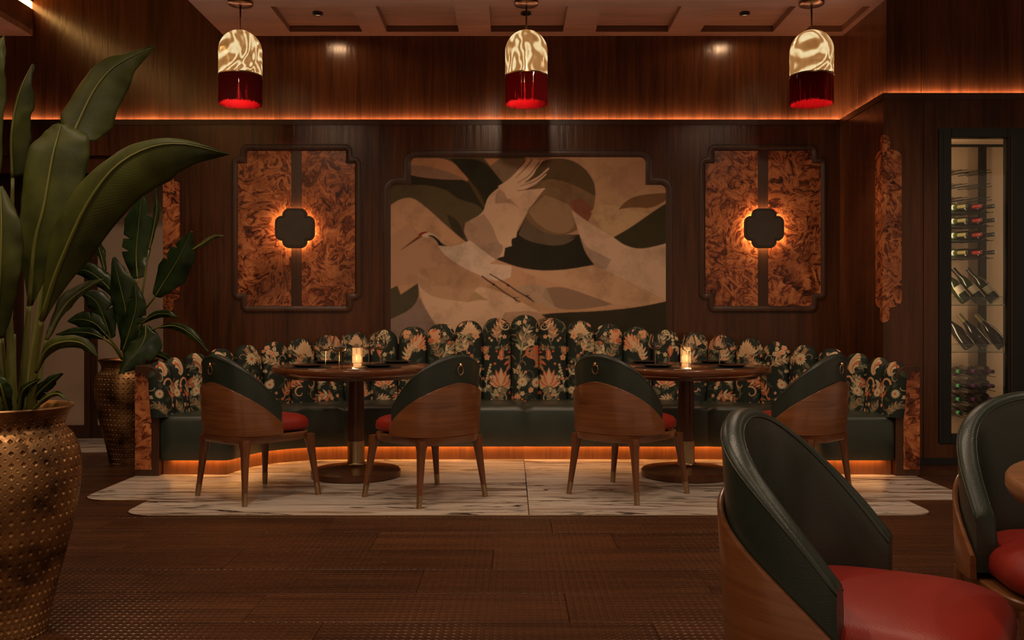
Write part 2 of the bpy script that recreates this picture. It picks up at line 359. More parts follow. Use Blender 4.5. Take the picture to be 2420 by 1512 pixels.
def shade_mat():
    m, nt, N, L, b = mat('lit_alabaster')
    tc = N.new('ShaderNodeTexCoord'); oi = N.new('ShaderNodeObjectInfo')
    mp = N.new('ShaderNodeMapping'); mp.inputs['Scale'].default_value = (1, 1, 1); L.new(tc.outputs['Object'], mp.inputs['Vector'])
    n = N.new('ShaderNodeTexNoise'); n.inputs['Scale'].default_value = 2.2; n.inputs['Detail'].default_value = 2.0; n.inputs['Distortion'].default_value = 1.3; L.new(mp.outputs[0], n.inputs['Vector'])
    mu = N.new('ShaderNodeMath'); mu.operation = 'MULTIPLY'; mu.inputs[1].default_value = 58; L.new(n.outputs['Fac'], mu.inputs[0])
    sn = N.new('ShaderNodeMath'); sn.operation = 'SINE'; L.new(mu.outputs[0], sn.inputs[0])
    mr = N.new('ShaderNodeMapRange'); mr.inputs[1].default_value = -1; mr.inputs[2].default_value = 1; L.new(sn.outputs[0], mr.inputs[0])
    n2 = N.new('ShaderNodeTexNoise'); n2.inputs['Scale'].default_value = 7; n2.inputs['Detail'].default_value = 3; n2.inputs['Distortion'].default_value = 2; L.new(tc.outputs['Object'], n2.inputs['Vector'])
    ad = N.new('ShaderNodeMath'); ad.operation = 'MULTIPLY_ADD'; ad.inputs[1].default_value = 0.55; L.new(mr.outputs[0], ad.inputs[0])
    s2 = N.new('ShaderNodeMath'); s2.operation = 'MULTIPLY'; s2.inputs[1].default_value = 0.55; L.new(n2.outputs['Fac'], s2.inputs[0]); L.new(s2.outputs[0], ad.inputs[2])
    r = ramp(N, [(0.16, lin((150, 98, 50))), (0.48, lin((182, 130, 76))), (0.64, lin((236, 196, 135))), (0.86, lin((255, 232, 180)))]); L.new(ad.outputs[0], r.inputs[0])
    L.new(r.outputs[0], b.inputs['Emission Color']); b.inputs['Emission Strength'].default_value = 0.85
    b.inputs['Base Color'].default_value = (0.12, 0.09, 0.06, 1); b.inputs['Roughness'].default_value = 0.12
    return m
M_shade = shade_mat()
def fringe_mat():
    m, nt, N, L, b = mat('red_fringe_thread')
    b.inputs['Base Color'].default_value = (0.17, 0.002, 0.004, 1); b.inputs['Roughness'].default_value = 0.22
    return m
M_fringe = fringe_mat()
M_paper = emis('lit_paper_lantern', lin((236, 170, 104)), 1.0)

# ------------------------------------------------------------------ 2D painting into numpy canvases (flat print, carried by vertex colours)
class Canvas:
    def __init__(s, wpx, hpx, col): s.a = np.zeros((hpx, wpx, 3), np.float32); s.a[:] = col; s.w = wpx; s.h = hpx
    def fill(s, pts, col, alpha=1.0):
        p = np.array(pts, np.float64); x0 = max(0, int(p[:, 0].min())-1); x1 = min(s.w, int(p[:, 0].max())+2); y0 = max(0, int(p[:, 1].min())-1); y1 = min(s.h, int(p[:, 1].max())+2)
        if x1 <= x0 or y1 <= y0: return
        cov = np.zeros((y1-y0, x1-x0), np.float32)
        for ox in (0.25, 0.75):
            for oy in (0.25, 0.75):
                X, Y = np.meshgrid(np.arange(x0, x1)+ox, np.arange(y0, y1)+oy); ins = np.zeros(X.shape, bool)
                for i in range(len(p)):
                    xa, ya = p[i]; xb, yb = p[(i+1) % len(p)]
                    if ya == yb: continue
                    c = ((ya > Y) != (yb > Y)) & (X < (xb-xa)*(Y-ya)/(yb-ya)+xa); ins ^= c
                cov += ins*0.25
        cov *= alpha; r = s.a[y0:y1, x0:x1]; r += (np.array(col, np.float32)-r)*cov[..., None]
    def stroke(s, pts, wd, col, alpha=1.0, n=14):
        q = catmull([(x, y, 0) for x, y in pts], n); L_ = []; R_ = []
        for i, c in enumerate(q):
            t = (q[min(i+1, n)]-q[max(i-1, 0)]); t.normalize() if t.length > 0 else None
            f = i/n; ww = wd(f) if callable(wd) else wd
            L_.append((c.x-t.y*ww/2, c.y+t.x*ww/2)); R_.append((c.x+t.y*ww/2, c.y-t.x*ww/2))
        s.fill(L_+R_[::-1], col, alpha)
    def sample(s, x, y):
        x = np.clip(x, 0, s.w-1.001); y = np.clip(y, 0, s.h-1.001); xi = x.astype(int); yi = y.astype(int); fx = (x-xi)[..., None]; fy = (y-yi)[..., None]
        a = s.a; return (a[yi, xi]*(1-fx)+a[yi, xi+1]*fx)*(1-fy)+(a[yi+1, xi]*(1-fx)+a[yi+1, xi+1]*fx)*fy
def set_paint(me, cols, name='paint'):
    at = me.color_attributes.new(name, 'FLOAT_COLOR', 'POINT')
    c = np.ones((len(me.vertices), 4), np.float32); c[:, :3] = cols; at.data.foreach_set('color', c.ravel())

# ------------------------------------------------------------------ the setting
YB, YU = 7.50, 7.536          # lower and upper planes of the rear wall
XR, XRU = 2.746, 2.782        # side wall on the right
YR, YRU = 6.625, 6.660        # wall with the wine cabinet
ZL, ZC = 2.741, 3.452         # ledge, ceiling
XL = -2.92                    # end of the lower rear wall
def struct(o): o['kind'] = 'structure'; return o
wall_back = struct(empty('wall_back'))
b = MB(); b.box(XL, XR+0.3, YB, YB+0.03, -0.003, ZL-0.012); b.box(-5.2, XL, YB, YB+0.03, 2.44, ZL-0.012); b.build('wainscot', M_wall, wall_back)
b = MB(); b.box(-5.2, XRU+0.3, YU, YU+0.05, 2.3, 4.3); b.build('upper_panelling', M_wall, wall_back)
b = MB(); b.box(-5.2, XR, YB-0.006, YB+0.004, ZL-0.045, ZL); b.build('ledge_lip', M_mould, wall_back)
b = MB(); b.box(-5.2, XRU, YB+0.010, YU, ZL-0.02, ZL-0.008); b.build('ledge_shelf', M_mould, wall_back)
b = MB(); b.box(-5.2, XRU-0.03, YU-0.022, YU-0.014, ZL-0.008, ZL-0.003); o = b.build('cove_light', M_led_cove, wall_back)
wall_right = struct(empty('wall_right'))
b = MB(); b.box(XR, XR+0.03, YR+0.03, YB, -0.003, ZL-0.012); b.build('side_panelling', M_wall, wall_right)
b = MB(); b.box(XRU, XRU+0.03, YRU+0.03, YU, 2.3, 3.9); b.build('upper_side_panelling', M_wall, wall_right)
b = MB(); b.box(XR-0.006, XR+0.004, YR-0.006, YB-0.006, ZL-0.045, ZL); b.box(XR+0.004, 9, YR-0.006, YR+0.004, ZL-0.045, ZL); b.build('ledge_lip', M_mould, wall_right)
b = MB(); b.box(XR+0.010, XRU, YR+0.010, YU, ZL-0.02, ZL-0.008); b.box(XRU, 9, YR+0.010, YRU, ZL-0.02, ZL-0.008); b.build('ledge_shelf', M_mould, wall_right)
b = MB(); b.box(XRU-0.022, XRU-0.014, YRU, YU-0.03, ZL-0.008, ZL-0.003); b.box(XRU+0.01, 9, YRU-0.022, YRU-0.014, ZL-0.008, ZL-0.003); b.build('cove_light', M_led_cove, wall_right)
XS = (2182-CX)*YR/FPX         # seam in the facing wall
CX0, CX1, CZ0, CZ1 = 3.154, 3.95, 0.15, 2.481
b = MB(); b.box(XR, XS-0.003, YR, YR+0.03, 0.04, ZL-0.012); b.build('wall_panel', M_wall, wall_right)
b = MB(); b.box(XS+0.003, CX0-0.004, YR, YR+0.03, 0.04, ZL-0.012); b.build('wall_panel', M_wall, wall_right)
b = MB(); b.box(CX0-0.004, 9, YR, YR+0.03, CZ1+0.004, ZL-0.012); b.box(CX0-0.004, CX1, YR, YR+0.03, 0.04, CZ0-0.004); b.box(CX1+0.004, 9, YR, YR+0.03, 0.04, CZ1+0.004); b.build('wall_panel', M_wall, wall_right)
b = MB(); b.box(XRU, XS-0.002, YRU, YRU+0.03, 2.70, 3.9); b.build('wall_panel', M_wall, wall_right)
b = MB(); b.box(XS+0.002, 9, YRU, YRU+0.03, 2.70, 3.9); b.build('wall_panel', M_wall, wall_right)
bb = MB(); bb.box(XR, CX1+5, YR-0.004, YR+0.03, -0.003, 0.045); struct(bb.build('baseboard_right', M_bmetal))
# left: recess with framed cream doors, side wall, raised ceiling channel with strip lamp
YD = 8.07
wall_left = struct(empty('wall_left'))
b = MB(); b.box(-5.25, -5.2, -1, 9, -0.03, 4.3); b.build('side_panelling', M_wall, wall_left)
b = MB(); b.box(-5.2, XL+0.02, YD+0.03, YD+0.06, 0, 2.75); b.build('rear_panelling', M_wallh, wall_left)
b = MB(); b.box(XL, XL+0.03, YB+0.03, YD+0.05, 0, 2.7); b.build('return_panelling', M_wall, wall_left)
b = MB(); b.box(-5.2, XL, YB+0.03, YD+0.05, 2.44, 2.5); b.build('recess_soffit', M_wallh, wall_left)
def door(nm, x0, x1):
    r = struct(empty(nm))
    b = MB(); zt = 2.40; fw = 0.055
    b.box(x0, x0+fw, YD-0.02, YD+0.03, 0.0, zt); b.box(x1-fw, x1, YD-0.02, YD+0.03, 0.0, zt)
    b.box(x0+fw, x1-fw, YD-0.02, YD+0.03, 0.0, 0.118); b.box(x0+fw, x1-fw, YD-0.02, YD+0.03, zt-0.06, zt); b.build('frame', M_mould, r, bevel=0.003)
    b = MB(); b.box(x0+fw, x1-fw, YD+0.0, YD+0.012, 0.118, zt-0.06); b.build('pane', M_cream, r)
door('door_1', -4.45, -3.79); door('door_2', -3.785, -2.93)
b = MB(); b.box(-5.2, XL, YD-0.005, YD+0.03, 2.40, 2.44); struct(b.build('trim_1', M_mould))
# ceiling
ceiling = struct(empty('ceiling'))
COF = [(-1.841, -1.241), (-1.039, -0.441), (-0.175, 0.424), (0.692, 1.292), (1.560, 2.164), (2.42, XRU-0.05)]
XCL = -2.42; Y0, Y1 = 6.825, 7.426
b = MB(); b.box(XCL, 9, -1.5, Y0, ZC, ZC+0.05); b.box(XCL, XRU, Y1, YU, ZC, ZC+0.05)
xs = [XCL]+[v for c in COF for v in c]+[XRU]
for i in range(0, len(xs), 2): b.box(xs[i], xs[i+1], Y0, Y1, ZC, ZC+0.05)
b.build('beam_grid', M_ceil, ceiling)
for i, (a, c) in enumerate(COF):
    b = MB(); b.box(a, c, Y0, Y1, ZC+0.05, ZC+0.06); b.build('coffer_panel', M_ceil, ceiling)
b = MB(); b.box(XCL, XCL+0.03, -1.5, YU, ZC+0.0501, 4.3); b.build('channel_side', M_wallh, ceiling)
b = MB(); b.box(-5.2, -4.03, -1.5, YU, ZC, ZC+0.05); b.build('soffit', M_ceil, ceiling)
b = MB(); b.box(-4.06, -4.03, -1.5, YU, ZC+0.0501, 3.676); b.box(-4.06, -4.03, -1.5, YU, 3.738, 4.3); b.build('channel_side', M_wallh, ceiling)
b = MB(); b.box(-4.05, -4.035, -1.5, YU-0.002, 3.678, 3.736); b.build('strip_lamp', M_led_strip, ceiling)
b = MB(); b.box(-5.2, XCL+0.03, -1.5, YU, 4.3, 4.33); b.build('channel_top', M_ceil, ceiling)
# downlights in three coffers
for k, (px, nm) in enumerate(((751, 'left'), (1243, 'middle'), (1760, 'right'))):
    x = (px-CX)*7.11/FPX
    r = empty('downlight', (x, 7.11, ZC+0.05))
    pos = {'left': 'small black recessed downlight in the coffer beside the left pendant', 'middle': 'small black recessed downlight behind the middle pendant rod', 'right': 'small black recessed downlight in the coffer beside the right pendant'}[nm]
    tag(r, pos, 'downlight', 'recessed ceiling downlights')
    b = MB(); b.lathe([(0.030, 0), (0.030, -0.012), (0.042, -0.012), (0.042, 0)], n=24, cap=False); b.build('trim_ring', M_black, r, smooth=40)
    b = MB(); b.lathe([(0.030, 0), (0.0, 0)], n=24, cap=False); b.build('lens', M_black, r)
for x, p in ((-1.54, 5.0), (1.847, 5.0)):
    light('SPOT', 'downlight_beam', (x, 7.11, ZC+0.03), p, (1.0, 0.58, 0.30), 0.030, aim=(x, 7.11, 0), spot=168, blend=0.25)

# floor: planks round and under a marble inlay
floor = struct(empty('floor'))
b = MB(); b.box(-5.2, 9, -1.5, 8.2, -0.06, -0.024); b.build('subfloor', M_bmetal, floor)
PLW, PLD = 1.16, 0.335
b = MB(); b.box(0, PLW-0.0015, 0, PLD-0.0015, -0.024, -0.003)
pl0 = b.build('plank', M_plank, floor, bevel=0.0015, seg=1)
first = True
y = 4.17-PLD*9; row = 0
while y < 8.0:
    off = (0.0, 0.58, 0.29, 0.87)[row % 4]
    x = -0.085-PLW*4+off
    while x < 5.2:
        hx = (abs(x+PLW/2)/max(y+PLD, 0.3)) < 0.85
        if hx and (y+PLD > 1.7) and not (y > 5.2 and y < 6.9 and x > -2.1 and x+PLW < 2.3 and y+PLD < 7.2):
            if first: o = pl0; first = False
            else: o = pl0.copy(); C.objects.link(o)
            o.location = (x, y, 0)
        x += PLW
    y += PLD; row += 1
def arc(cx, cy, r, a0, a1, n=8): return [(cx+r*math.cos(math.radians(a0+(a1-a0)*i/n)), cy+r*math.sin(math.radians(a0+(a1-a0)*i/n))) for i in range(n+1)]
R = 0.16; XM = 0.092
left_front = [(XM-0.002, 4.876)] + arc(-2.145+R, 4.876+R, R, -90, -180)[0:] + [(-2.145, 5.288)] + arc(-2.57+R, 5.288+R, R, -90, -180) + [(-2.57, 6.238), (XM-0.002, 6.238)]
def slab(pts):
    b = MB(); b.poly_prism(pts, lambda a, c, d: (a, c, d), -0.003, 0.0015); return b.build('marble_slab', M_marble, floor)
slab(left_front)
slab([(2*XM+0.002-x, y) for x, y in left_front])
slab([(-2.57, 6.241), (XM-0.002, 6.241), (XM-0.002, 7.2), (-2.57, 7.2)])
slab([(XM+0.002, 6.241), (2.75, 6.241), (2.75, 7.2), (XM+0.002, 7.2)])
slab([(-5.15, 7.21), (-3.9, 7.21), (-3.9, 8.05), (-5.15, 8.05)]); slab([(-3.897, 7.21), (XL, 7.21), (XL, 8.05), (-3.897, 8.05)])
edge = [(XM, 4.874)]+[(x, y) for x, y in left_front[1:-1]]
full = [(x, y) for x, y in edge]; mir = [(2*XM-x, y) for x, y in full]
b = MB(); b.tube([(x, y, 0.0) for x, y in mir[::-1]]+[(x, y, 0.0) for x, y in full[1:]], 0.0035, 6); b.build('brass_edge', M_brass, floor)

# ------------------------------------------------------------------ stepped panels on the rear wall
def stepped(x0, x1, z0, z1, s, r, o=0.0, top=True, bot=True, n=7):
    s, t = s if isinstance(s, tuple) else (s, s)
    x0 += o; x1 -= o; z0 += o; z1 -= o; rr = max(0.004, r-o); p = []
    def q(cx, cz, a0): return arc(cx, cz, rr, a0, a0+90, n)
    if bot:
        p += q(x1-s-rr, z0+rr, -90)+[(x1-s, z0+t)]+q(x1-rr, z0+t+rr, -90)
    else: p += [(x1, z0)]*(2*n+3)
    if top:
        p += q(x1-rr, z1-t-rr, 0)+[(x1-s, z1-t)]+q(x1-s-rr, z1-rr, 0)
        p += q(x0+s+rr, z1-rr, 90)+[(x0+s, z1-t)]+q(x0+rr, z1-t-rr, 90)
    else: p += [(x1, z1)]*(2*n+3)+[(x0, z1)]*(2*n+3)
    if bot:
        p += q(x0+rr, z0+t+rr, 180)+[(x0+s, z0+t)]+q(x0+s+rr, z0+rr, 180)
    else: p += [(x0, z0)]*(2*n+3)
    return p
def frame_ring(x0, x1, z0, z1, s, r, prof, y, **k):
    rings = [[(a, y-dy, c) for a, c in stepped(x0, x1, z0, z1, s, r, o, **k)] for o, dy in prof]
    b = MB(); b.loft(rings, True, False); return b
FR = [(0.0, 0.0), (0.0, 0.005), (0.004, 0.005), (0.005, 0.0008), (0.008, 0.0008), (0.009, 0.006), (0.016, 0.008), (0.028, 0.008), (0.040, 0.0065), (0.052, 0.003), (0.060, 0.0006), (0.062, 0.0)]
def wpx(px): return (px-CX)*YB/FPX
def wpz(py): return H-(py-CY)*YB/FPX
M_groove = simple('dark_groove', (0.012, 0.005, 0.003), 0.6)  # plain dark brown, not assigned to any part
for side, (xa, xb, lab) in enumerate(((546, 856, 'left'), (1650, 1956, 'right'))):
    x0, x1, z0, z1 = wpx(xa), wpx(xb), wpz(740), wpz(340)
    r = empty('burl_panel', ((x0+x1)/2, YB, z0))
    tag(r, {'left': 'burl wood wall panel with stepped corners between leafy plant and crane mural', 'right': 'burl wood wall panel with stepped corners between crane mural and side wall'}[lab], 'wall panel', 'framed burl wall panels')
    r.location = (0, 0, 0)
    frame_ring(x0, x1, z0, z1, (0.075, 0.105), 0.066, FR, YB).build('frame', M_mould, r, smooth=35)
    f_i = stepped(x0, x1, z0, z1, (0.075, 0.105), 0.066, 0.060)
    xc = (x0+x1)/2; hw = 0.044
    def clip(pts, lo, hi): return [(min(max(a, lo), hi), c) for a, c in pts]
    b = MB(); b.poly_prism(f_i, lambda a, c, d: (a, d, c), YB-0.0005, YB-0.002); b.build('center_strip', M_mould, r)
    for lo, hi in ((x0, xc-hw), (xc+hw, x1)):
        b = MB(); b.poly_prism(clip(f_i, lo, hi), lambda a, c, d: (a, d, c), YB-0.002, YB-0.005); b.build('burl_leaf', M_burl, r)
    # sconce
    s0, s1 = (652, 747) if lab == 'left' else (1755, 1850)
    cx = (wpx(s0)+wpx(s1))/2; cz = wpz(540.5); h = 0.166
    sc_ = empty('wall_sconce', (cx, YB-0.005, cz))
    tag(sc_, 'backlit dark stone quatrefoil sconce on the %s burl panel' % lab, 'sconce', 'quatrefoil wall sconces')
    b = MB(); k = [(0.0, -0.022), (0.0, -0.040), (0.006, -0.046), (0.013, -0.046), (0.015, -0.041), (0.019, -0.041), (0.021, -0.045)]
    rings = [[(a, dy, c) for a, c in stepped(-h, h, -h, h, 0.062, 0.057, o)] for o, dy in k]
    b.loft(rings, True, True); b.build('shade_plate', M_stone, sc_, smooth=30)
    b = MB(); rings = [[(a, dy, c) for a, c in stepped(-h, h, -h, h, 0.062, 0.057, 0.034)] for dy in (-0.008, -0.020)]
    b.loft(rings, True, False); b.build('light_strip', M_led_sconce, sc_)
    b = MB(); b.lathe([(0.10, 0), (0.10, 0.02)], n=24); bo = b.build('mount', M_bmetal, sc_); bo.rotation_euler = (PI/2, 0, 0)
# mural
mx0, mx1, mz0, mz1 = wpx(905), wpx(1592), 0.45, wpz(353)
mural = empty('crane_mural'); tag(mural, 'large framed mural of a flying crane over earth-toned waves', 'mural')
FM = [(o*1.12, d) for o, d in FR]
frame_ring(mx0, mx1, mz0, mz1, (0.17, 0.232), 0.115, FM, YB, bot=False).build('frame', M_mould, mural, smooth=35)
K = 3.184
def build_mural():
    cv = Canvas(760, 480, lin((150, 106, 76)))
    def soften(p, it=3):
        p = [(float(x), float(y), None) for x, y in p]; n = len(p); q = []
        for i in range(n):
            a, c, e = p[i-1], p[i], p[(i+1) % n]; v1 = math.atan2(c[1]-a[1], c[0]-a[0]); v2 = math.atan2(e[1]-c[1], e[0]-c[0])
            q.append((c[0], c[1], abs((v2-v1+PI) % (2*PI)-PI) > 0.95))
        for _ in range(it):
            o = []
            for i in range(len(q)):
                c, e = q[i], q[(i+1) % len(q)]
                if c[2]: o.append(c)
                else: o.append((c[0]*0.75+e[0]*0.25, c[1]*0.75+e[1]*0.25, False))
                if not e[2]: o.append((c[0]*0.25+e[0]*0.75, c[1]*0.25+e[1]*0.75, False))
            q = o
        return [(x, y) for x, y, _ in q]
    def F(pts, col, a=1.0): cv.fill([(x/K, y/K) for x, y in (soften(pts) if len(pts) < 60 else pts)], lin(col), a)
    def S(pts, w0, w1, col, a=1.0): cv.stroke([(x/K, y/K) for x, y in pts], lambda t: (w0+(w1-w0)*t)/K, lin(col), a, 24)
    T = (158, 112, 80)
    F([(100,100),(1150,100),(1170,600),(900,900),(100,900)], (70,52,32))
    F([(270,140),(340,140),(600,140),(740,320),(620,310),(420,300),(270,260)], (148,98,66))
    F([(270,195),(400,195),(560,238),(712,300),(600,302),(450,292),(330,275),(270,250)], (118,84,62))
    F([(270,262),(330,278),(450,294),(600,304),(715,300),(850,440),(960,330),(985,330),(860,450),(830,560),(780,500),(680,462),(620,430),(560,375),(400,338),(270,350)], (38,30,16))
    F([(590,145),(840,145),(985,330),(860,452)], (34,28,15))
    F([(712,302),(740,310),(850,470),(845,530),(780,420)], (66,48,24))
    F([(840,145),(1160,145),(1100,220),(1000,330),(985,330)], (104,78,56))
    F([(845,145),(960,145),(890,197)], (152,98,64))
    # olive ridge
    F([(100,520),(125,400),(200,352),(350,338),(520,370),(620,430),(680,460),(800,490),(850,550),(700,620),(690,770),(850,860),(100,860)], (72,56,34))
    F([(560,560),(640,600),(680,680),(700,770),(600,690)], (48,38,22))
    # left hill and the great swoop
    F([(100,520),(130,500),(200,452),(270,435),(330,450),(430,530),(560,650),(700,770),(860,870),(1020,935),(1130,970),(1300,990),(1500,975),(1665,942),(1900,990),(2240,1000),(2240,1500),(100,1500)], T)
    F([(100,700),(125,740),(290,625),(340,700),(500,800),(600,910),(830,1030),(850,1060),(700,1000),(340,1080),(190,1100),(100,1130)], (150,106,78))
    F([(125,740),(400,545),(560,650),(700,775),(640,800),(560,805),(480,740),(350,700),(290,625)], (162,115,80), 0.7)
    # dark centre
    F([(940,905),(1040,760),(1100,690),(1165,560),(1250,650),(1400,720),(1560,715),(1600,850),(1672,942),(1500,975),(1300,990),(1130,970),(1020,935)], (32,26,16))
    F([(1100,715),(1165,565),(1240,640),(1340,690),(1480,722),(1550,722),(1480,782),(1380,802),(1250,785),(1150,752)], (84,64,46))
    # moon
    F([(1400+288*math.cos(t/40*2*PI), 430+290*math.sin(t/40*2*PI)) for t in range(40)], (104,74,46))
    F([(1400+288*math.cos(t/20*PI+PI), 430+290*math.sin(t/20*PI+PI)) for t in range(21)]+[(1500,330),(1300,280)], (66,46,24), 0.85)
    F([(1170,540),(1300,420),(1450,470),(1560,560),(1500,690),(1400,715),(1250,650)], (136,100,70), 0.7)
    F([(1490,470),(1560,440),(1665,520),(1625,622),(1500,530)], (112,58,38), 0.8)
    F([(1480,745),(1545,720),(1555,738)], (40,30,20))
    # right lights
    F([(1565,145),(2080,145),(2080,352),(2190,365),(2240,420),(2240,450),(2110,545),(1950,660),(1815,737),(1740,690),(1625,625),(1670,520),(1685,370),(1640,220)], (152,110,76))
    F([(1930,155),(2080,160),(2080,350),(1900,450),(1760,320)], (146,102,74), 0.8)
    F([(1640,540),(1740,480),(1900,520),(2080,560),(1950,660),(1815,737),(1740,690)], (160,122,84), 0.7)
    F([(1852,527),(1920,450),(2030,413),(2240,400),(2240,440),(2110,522),(1960,508)], (98,64,38))
    F([(2240,462),(2240,790),(2150,810),(2030,832),(1900,800),(1813,737),(1950,660),(2110,545)], (48,38,20))
    F([(1500,530),(1640,632),(1740,690),(1820,738),(1900,800),(2030,830),(2240,775),(2240,1225),(2100,1180),(1960,1090),(1850,1030),(1690,960),(1610,840),(1560,720)], (170,130,100))
    F([(1560,720),(1620,820),(1700,850),(1800,905),(1760,980),(1690,965),(1610,845)], (132,100,80), 0.8)
    F([(1660,942),(1850,1030),(1980,1090),(2240,1225),(2000,1262),(1810,1240),(1440,1100),(1300,1060),(1100,980),(1300,992),(1500,977)], (162,118,84))
    F([(1440,1100),(1810,1240),(1700,1262),(1500,1285),(1380,1270),(1280,1180),(1300,1120)], (116,84,62))
    F([(1140,1090),(1300,1100),(1380,1270),(1250,1265),(1000,1150)], (140,110,84), 0.7)
    F([(1240,1320),(1400,1302),(1700,1292),(2000,1262),(2240,1212),(2240,1500),(1300,1500)], (40,32,17))
    F([(850,1100),(1060,1190),(1230,1280),(1420,1302),(1700,1292),(2000,1262),(2240,1215),(2000,1262),(1700,1275),(1420,1285),(1250,1240),(1050,1120)], (152,108,72), 0.9)
    # lower left
    F([(100,1140),(190,1100),(215,1167),(345,1080),(357,1190),(290,1285),(100,1370)], (64,52,34))
    F([(100,1370),(290,1285),(357,1190),(430,1330),(530,1410),(560,1500),(100,1500)], (116,88,72))
    F([(340,1000),(500,1100),(720,1130),(850,1100),(1060,1190),(1230,1280),(1300,1340),(1100,1400),(900,1500),(560,1500),(430,1330),(350,1150)], (174,132,100))
    F([(340,1000),(345,1100),(450,1190),(720,1225),(740,1170),(840,1060),(600,950),(400,960)], (146,104,72), 0.75)
    F([(720,1225),(740,1170),(770,1143),(880,1213),(800,1205)], (140,104,66), 0.9)
    F([(1000,1300),(1230,1285),(1310,1340),(1200,1500),(900,1500)], (128,86,58), 0.6)
    # crane wing
    Wc = (176,134,102)
    F([(1180,145),(1120,210),(1000,330),(900,400),(862,450),(835,560),(705,620),(688,690),(715,745),(730,790),(850,850),(900,900),(990,880),(1000,815),(1050,800),(1045,750),(1085,735),(1095,660),(1125,625),(1130,605),(1165,560),(1170,530),(1215,480),(1250,430),(1300,370),(1180,395),(1090,385),(1120,345),(1220,270),(1260,150)], Wc)
    F([(690,690),(700,625),(840,560),(900,640),(960,770),(870,800),(840,850),(730,790)], (134,98,74), 0.75)
    F([(925,485),(930,400),(980,350),(1060,480),(1165,558),(1040,470)], (140,102,76), 0.8)
    F([(840,820),(880,780),(950,770),(985,800),(980,850),(950,890),(930,915),(850,860)], (130,98,76), 0.85)
    F([(905,640),(1000,560),(1120,570),(1095,660),(1045,750),(1050,800),(1000,815),(940,760)], (184,142,106), 0.8)
    for a in ([(1180,145),(1130,210),(1040,310),(960,370)], [(1285,150),(1215,230),(1120,320),(1000,390)], [(1230,150),(1180,210),(1080,310),(980,380)], [(1330,215),(1250,290),(1150,345),(1020,400)], [(1310,260),(1220,330),(1120,370),(1000,410)], [(1300,370),(1220,385),(1120,400),(1010,430)]):
        S(a, 10, 44, (182,140,108))
    for a in ([(1260,170),(1180,270),(1090,330)], [(1320,240),(1230,310),(1110,352)], [(1270,335),(1190,372),(1090,386)], [(1205,150),(1150,220),(1080,290)]):
        S(a, 10, 4, (90,62,38))
    # body, tail
    F([(495,800),(560,808),(640,800),(735,760),(860,858),(930,905),(880,935),(1045,950),(1048,975),(1040,1035),(960,1062),(900,1058),(820,1025),(700,970),(600,910),(540,860)], (196,158,128))
    for k_ in range(6): S([(820+k_*10, 960), (950, 975+k_*14), (1045-k_*8, 985+k_*14)], 3, 8, (170,132,104))
    for k_ in range(4): S([(760, 850+k_*22), (850, 890+k_*12), (920-k_*15, 915+k_*8)], 3, 7, (168,130,102))
    F([(378,716),(416,700),(455,704),(500,745),(480,750),(440,728),(400,738),(380,730)], (196,158,126))
    F([(345,728),(352,712),(372,696),(412,692),(418,702),(380,712),(362,730)], (120,22,16))
    F([(345,722),(382,728),(352,748),(215,832)], (104,62,30)); S([(215,832),(300,775),(352,735)], 3, 6, (50,26,14))
    F([(405,728),(440,716),(480,732),(510,765),(535,790),(572,804),(500,798),(488,768),(455,735),(430,728)], (20,17,22))
    for pts in ([(825,1025),(870,1062),(915,1090),(980,1140),(1060,1190),(1115,1225)], [(885,1010),(950,1050),(1025,1095),(1090,1140),(1150,1175),(1218,1222)]):
        S(pts, 10, 8, (24,15,14))
    F([(900,1078),(925,1085),(920,1104),(902,1092)], (24,15,14)); F([(1010,1085),(1035,1092),(1030,1108),(1012,1100)], (24,15,14))
    for a in ([(1060,1190),(1105,1188)], [(1060,1190),(1095,1228)], [(1150,1175),(1185,1175)], [(1150,1175),(1205,1200)]): S(a, 7, 4, (24,15,14))
    # blur a little like old paint
    a = cv.a
    cv.a = (a*4+np.roll(a, 1, 0)+np.roll(a, -1, 0)+np.roll(a, 1, 1)+np.roll(a, -1, 1))/8
    return cv
cv = build_mural()
def inside(p, a, c):
    ins = False
    for i in range(len(p)):
        xa, ya = p[i]; xb, yb = p[(i+1) % len(p)]
        if (ya > c) != (yb > c) and a < (xb-xa)*(c-ya)/(yb-ya)+xa: ins = not ins
    return ins
nx, nz = 470, 300; ox0, ox1, oz0, oz1 = wpx(914), wpx(1583), wpz(812), wpz(370)
GX = np.linspace(ox0, ox1, nx); GZ = np.linspace(oz0, oz1, nz)
XX, ZZ = np.meshgrid(GX, GZ)
outl = stepped(mx0, mx1, mz0, mz1, (0.17, 0.232), 0.115, 0.05, bot=False)
zn = mz1-0.05-0.232-0.12
keep_col = {}
fs = []
for j in range(nz-1):
    zc = (GZ[j]+GZ[j+1])/2
    for i in range(nx-1):
        if zc < zn or inside(outl, (GX[i]+GX[i+1])/2, zc):
            a0 = j*nx+i; fs.append((a0, a0+1, a0+nx+1, a0+nx))
me = bpy.data.meshes.new('painting')
me.from_pydata(list(zip(XX.ravel(), np.full(nx*nz, YB-0.001), ZZ.ravel())), [], fs); me.update()
PXc = XX*FPX/YB+CX-880; PZc = CY-(ZZ-H)*FPX/YB-330
MUR = 1.6
pc = cv.sample(PXc.ravel(), PZc.ravel())*np.array([1.85, 2.3, 2.8]); pc *= np.minimum(1, 0.82/np.maximum(pc.max(1), 1e-4))[:, None]
set_paint(me, pc)
me.materials.append(M_mural); o = bpy.data.objects.new('painting', me); C.objects.link(o); o.parent = mural
